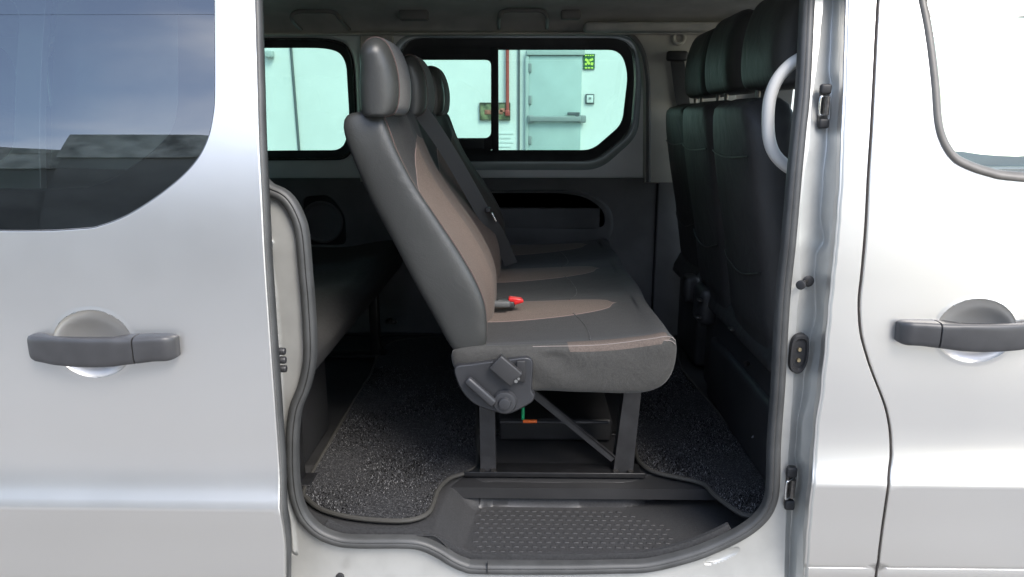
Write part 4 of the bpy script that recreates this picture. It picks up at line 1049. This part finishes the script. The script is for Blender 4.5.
M['tuft0']=mat('black_tuft',(.012,.012,.014),.9); M['tuft1']=mat('grey_tuft',(.09,.09,.093),.9); M['tuft2']=mat('pale_tuft',(.33,.33,.335),.9)
M['edging']=mat('mat_edging',(.045,.043,.038),.7,bump=(500,.5))
mat_obj([(305.5,486),(336,431),(368,377),(392,341),(470,341),(476,380),(477,430),(477,462),(468,471),(450,477),(438,489),(433,503),(427,513),(410,519),(385,519.5),(350,516),(322,508.5),(308,498)],'speckled charcoal carpet mat between the rear bench and the middle bench')
mat_obj([(636,345),(672,345),(683,370),(704.6,396),(748,450),(765,480),(767,500),(756,513),(748,515),(737,510.5),(715,494.5),(701,482),(661.5,473),(645,466),(636,452),(634,420),(634,380)],'speckled charcoal carpet mat in front of the middle bench, by the front seats')

# ================================================================== OUTSIDE
YW=11.0
def W(px,py): return U(px,py,YW)
bld=thing('white_building','white clad building with a grey metal door, seen through the van windows','building',(0,YW,0))
m=MB(); m.box((-3.9,YW+3.0,3.4),(18.2,6,6.8)); m.build('wall',M['wall'],bld,smooth=False)
m=MB(); m.box((-3.9,YW+3.0,6.9),(18.5,6.3,.25),bev=.02); m.build('roof_edge',M['frame'],bld,smooth=False)
a=W(529,56); b=W(582,56); dz1=a.z; 
m=MB(); m.box(((a.x+b.x)/2,YW-.03,dz1/2),(b.x-a.x,.06,dz1),bev=.01); dr=m.build('metal_door',M['doorw'],bld)
m=MB(); m.box(((a.x+b.x)/2,YW-.05,dz1+.05),(b.x-a.x+.08,.10,.09),bev=.01)
m.box((a.x-.03,YW-.04,dz1/2),(.06,.08,dz1),bev=.01); m.build('door_frame',M['frame'],bld)
z=W(550,119).z; m=MB(); m.box(((a.x+b.x)/2,YW-.13,z),(b.x-a.x-.02,.05,.085),bev=.015); m.box((a.x+.03,YW-.09,z),(.10,.09,.13),bev=.02); m.box((b.x+.02,YW-.09,z),(.12,.09,.12),bev=.02); m.build('panic_bar',M['bar'],dr)
p=W(573,115); m=MB(); m.box((p.x,YW-.13,p.z+.02),(.20,.04,.05),bev=.012); m.cyl((p.x+.06,YW-.05,p.z),(p.x+.06,YW-.15,p.z),.03,n=12); m.build('door_handle',M['darkline'],dr)
m=MB()
for pz in (68,100,140): q=W(530,pz); m.box((q.x,YW-.07,q.z),(.05,.04,.14),bev=.01)
build_each(m,'hinge',M['bar'],dr)
q=W(519,60); m=MB(); m.box((q.x,YW-.015,2.2),(.035,.03,4.4)); m.build('conduit',M['darkline'],bld,smooth=False)
a=W(291.5,50); b=W(299.5,150); m=MB(); m.tube([a+(a-b)*1.5+Vector((0,-.02,0)),a+Vector((0,-.02,0)),b+Vector((0,-.02,0)),b+(b-a)*.7+Vector((0,-.02,0))],.022,n=8); m.build('wall_cable',M['darkline'],bld)
m=MB(); a=W(266,51); b=W(275,58); m.box(((a.x+b.x)/2,YW-.06,(a.z+b.z)/2),(b.x-a.x,.12,a.z-b.z),bev=.02); tag(m.build('junction_box',mat('pale_grey_box',(.42,.46,.45),.5),None),'small pale grey box high on the white wall, left window','junction box')
# red pipe
q=W(507.5,60); e_=W(507.5,113); m=MB(); m.cyl((q.x,YW-.06,e_.z),(q.x,YW-.06,5.5),.028,n=14); m.box((q.x,YW-.06,e_.z),(.08,.08,.10),bev=.02)
rpipe=m.build('red_pipe',M['redp'],None); tag(rpipe,'thin red standpipe running up the white wall left of the grey door','pipe')
# plaque
a=W(480,103); b=W(510,120)
pl=thing('wall_plaque','green and brown picture plate on the white wall below the red pipe','sign',((a.x+b.x)/2,YW,b.z))
m=MB(); m.box(((a.x+b.x)/2,YW-.02,(a.z+b.z)/2),(b.x-a.x,.03,a.z-b.z),bev=.005); m.build('plate',mat('plaque_mix',(.16,.17,.09),.5,var=(7,.7)),pl)
m=MB(); cx=(a.x+b.x)/2; cz=(a.z+b.z)/2
m.box((cx-.02,YW-.04,cz-.01),(.30,.012,.07),bev=.004); m.box((cx+.12,YW-.04,cz+.02),(.08,.012,.06),bev=.004); m.build('print',mat('plaque_print',(.35,.13,.09),.5,var=(9,.6)),pl)
m=MB()
for sx in (a.x,b.x): m.box((sx,YW-.03,cz),(.015,.03,a.z-b.z))
for s_ in (a.z,b.z): m.box((cx,YW-.03,s_),(b.x-a.x,.03,.015))
m.build('border',mat('plaque_border',(.08,.08,.06),.5),pl)
# exit style sign: dark border, green panels with yellow-white marks
a=W(583.5,54); b=W(594.5,69.5); cx=(a.x+b.x)/2; cz=(a.z+b.z)/2; w=b.x-a.x; h=a.z-b.z
sg=thing('safety_sign','small green and yellow safety sign beside the grey door','sign',(cx,YW,b.z))
m=MB(); m.box((cx,YW-.015,cz),(w,.02,h)); m.build('plate',mat('dark_green_sign',(.02,.12,.05),.5),sg,smooth=False)
m=MB()
for k,(x,z,ww,hh,an) in enumerate([(-.30,.40,.16,.08,0),(-.08,.40,.12,.08,0),(.12,.40,.12,.08,0),(.32,.40,.12,.08,0),(-.22,.10,.30,.16,.5),(.18,.12,.34,.14,-.4),(-.05,-.08,.30,.16,.9),(.25,-.14,.22,.18,.2),(-.28,-.16,.18,.14,0),(-.26,-.40,.2,.09,0),(0,-.40,.2,.09,0),(.27,-.40,.2,.09,0)]):
    m.box((cx+x*w,YW-.03,cz+z*h),(ww*w,.008,hh*h),rot=Matrix.Rotation(an,3,'Y'))
m.build('pictogram',mat('lime_print',(.62,.85,.12),.5),sg,smooth=False)
a=W(585.5,94); b=W(594,104); cx=(a.x+b.x)/2; cz=(a.z+b.z)/2; w=b.x-a.x; h=a.z-b.z
kp=thing('notice_plate','small white square notice with dark border right of the grey door','notice',(cx,YW,b.z))
m=MB(); m.box((cx,YW-.02,cz),(w,.03,h),bev=.004); m.build('plate',M['darkline'],kp)
m=MB(); m.box((cx,YW-.04,cz),(w*.74,.02,h*.74),bev=.003); m.build('face',M['silverplate'],kp)
m=MB(); m.box((cx,YW-.052,cz+.01),(w*.3,.006,h*.22)); m.build('print',M['bar'],kp)
a=W(501,139); m=MB()
for k in range(4): m.box((a.x+.05,YW-.006,a.z+.09-k*.07),(.22 if k%2 else .30,.008,.025))
tag(m.build('stencil_marking',mat('pale_stencil',(.64,.67,.66),.7),None,smooth=False),'faint grey stencilled lines on the white wall beneath the red pipe','marking')
# ground sheet: yard, falling away beyond, rising to distant hills
m=MB(); rows_=[]; R_=[0,2,4,8,14,19.5,23,27,34,50,90,160,300,600,1000,1800]
def gz(r,a=200):
    r0=19.5 if 8<a<75 else 27
    return 0 if r<=r0 else max(-85,-(r-r0)*.095)
for r in R_:
    rows_.append([Vector((r*math.cos(2*PI*k/96),r*math.sin(2*PI*k/96),gz(r,k*3.75))) for k in range(96)])
m.grid(rows_,cu=True); g=m.build('ground',M['concrete'],None); struct(g)
m=MB(); rows_=[]
for q,(dist,) in enumerate([(700,),(760,),(900,)]):
    pass
hr=[]
for k in range(0,61):
    a=math.radians(5+60*k/60); h=-35.5+ (7+4*math.sin(a*9)+2.5*math.sin(a*23+1)+1.2*math.sin(a*61)) 
    hr.append((a,h))
for dist,f in ((560,0),(640,.75),(720,1),(900,.2)):
    rows_.append([Vector((dist*math.cos(a),dist*math.sin(a),-62+(h+62)*f+ (f*random.uniform(-.3,.3)))) for a,h in hr])
m.grid(rows_); struct(m.build('hills',M['hill'],None))
# warehouse across the yard behind the camera (seen reflected)
wh=thing('warehouse','low dark warehouse across the yard, reflected in the sliding door glass','building',(-6,-24,0))
WX0=-26; 
m=MB(); m.box((-9.15,-19,3.9),(3.3,8,7.8)); m.box((-17.3,-19.3,3.6),(16,8,7.2)); m.box((1.5,-19.3,3.6),(16,8,7.2)); m.build('wall',M['ware'],wh,smooth=False)
m=MB(); m.box((-9.15,-19,7.7),(3.4,8.3,1.6),bev=.04); m.box((1.5,-19.3,7.0),(16.1,8.3,1.3),bev=.04); m.box((-17.3,-19.3,6.8),(16.1,8.3,1.1),bev=.04)
m.add([(-25.5,-15.1,7.3),(-9.4,-15.1,7.3),(-14.5,-15.1,8.0),(-25.5,-23.3,7.3),(-9.4,-23.3,7.3),(-14.5,-23.3,8.0)],[(0,1,2),(3,5,4),(0,2,5,3),(1,4,5,2)])
m.build('roof',M['fascia'],wh,smooth=False)
m=MB()
for x in (-20,-14,-2,4): m.box((x,-15.22,1.9),(3,.1,3.8))
build_each(m,'loading_door',mat('dark_shutter',(.07,.075,.075),.6),wh,smooth=False)
pole=[]
for xx in (-34,22):
    m=MB(); m.cyl((xx,-9,0),(xx,-9,11.9),.13,.09,n=12); m.box((xx,-9,11.6),(.1,1.4,.1)); o=m.build('utility_pole',M['wareroof'],None)
    tag(o,'wooden utility pole at the '+('left' if xx<0 else 'right')+' end of the overhead wire across the yard','utility pole')
m=MB(); m.tube([Vector((-34+56*k/30,-9,11.6-.9*(1-((k-15)/15)**2))) for k in range(31)],.008,n=6); tag(m.build('overhead_wire',M['rubber'],None),'thin black overhead wire reflected across the sliding door window','wire')

# ================================================================== LIGHT, SKY, CAMERA
w=bpy.data.worlds.new('World'); sc.world=w; w.use_nodes=True; nt=w.node_tree; N=nt.nodes; L=nt.links
bg=N['Background']; bg.inputs[1].default_value=.13
SUN_EL=math.radians(48); SUN_AZ=math.radians(34)     # from +X... measured from -Y towards +X
sdir=Vector((math.sin(SUN_AZ)*math.cos(SUN_EL),-math.cos(SUN_AZ)*math.cos(SUN_EL),math.sin(SUN_EL)))
sky=N.new('ShaderNodeTexSky'); sky.sky_type='NISHITA'; sky.sun_disc=False; sky.sun_elevation=SUN_EL; sky.sun_rotation=math.atan2(sdir.x,sdir.y); sky.air_density=1; sky.dust_density=1.2
tc=N.new('ShaderNodeTexCoord'); sp=N.new('ShaderNodeSeparateXYZ'); L.new(tc.outputs['Generated'],sp.inputs[0])
mxz=N.new('ShaderNodeMath'); mxz.operation='MAXIMUM'; mxz.inputs[1].default_value=.015; L.new(sp.outputs['Z'],mxz.inputs[0])
cb_=N.new('ShaderNodeCombineXYZ'); L.new(sp.outputs['X'],cb_.inputs[0]); L.new(sp.outputs['Y'],cb_.inputs[1]); L.new(mxz.outputs[0],cb_.inputs[2])
L.new(cb_.outputs[0],sky.inputs['Vector'])
ad=N.new('ShaderNodeMath'); ad.operation='ADD'; ad.inputs[1].default_value=.18; L.new(mxz.outputs[0],ad.inputs[0])
dv=N.new('ShaderNodeVectorMath'); dv.operation='DIVIDE'; L.new(cb_.outputs[0],dv.inputs[0])
c3=N.new('ShaderNodeCombineXYZ')
for i in range(3): L.new(ad.outputs[0],c3.inputs[i])
L.new(c3.outputs[0],dv.inputs[1])
no=N.new('ShaderNodeTexNoise'); no.inputs['Scale'].default_value=1.25; no.inputs['Detail'].default_value=6; no.inputs['Roughness'].default_value=.46; no.inputs['Distortion'].default_value=.3
mp=N.new('ShaderNodeMapping'); mp.inputs['Scale'].default_value=(.8,.9,1); mp.inputs['Location'].default_value=(1.7,.4,0); L.new(dv.outputs[0],mp.inputs[0]); L.new(mp.outputs[0],no.inputs['Vector'])
cr=N.new('ShaderNodeMapRange'); cr.interpolation_type='SMOOTHSTEP'; cr.inputs['From Min'].default_value=.47; cr.inputs['From Max'].default_value=.74; cr.inputs['To Min'].default_value=.02; cr.inputs['To Max'].default_value=.48; L.new(no.outputs['Fac'],cr.inputs['Value'])
mx=N.new('ShaderNodeMix'); mx.data_type='RGBA'; L.new(cr.outputs[0],mx.inputs[0]); L.new(sky.outputs[0],mx.inputs[6]); mx.inputs[7].default_value=(10.8,10.5,10.1,1)
L.new(mx.outputs[2],bg.inputs[0])
sl=bpy.data.lights.new('sun','SUN'); sl.energy=1.15; sl.angle=math.radians(24); sl.color=(1,.94,.86)
so=bpy.data.objects.new('sun',sl); C.objects.link(so); so.rotation_euler=sdir.to_track_quat('Z','Y').to_euler(); so.location=(3,-5,8)
cd=bpy.data.cameras.new('camera'); cam=bpy.data.objects.new('camera',cd); C.objects.link(cam); sc.camera=cam
cd.sensor_width=36; cd.lens=36*F/1024; cd.clip_end=5000; cd.clip_start=.02
cam.matrix_world=Matrix.Translation(CAM)@ROT.to_4x4()
sc.render.resolution_x=1024; sc.render.resolution_y=577
sc.view_settings.view_transform='Standard'; sc.view_settings.look='None'; sc.view_settings.exposure=1.82; sc.view_settings.gamma=1
sc.cycles.max_bounces=10; sc.cycles.transparent_max_bounces=16; sc.cycles.diffuse_bounces=5
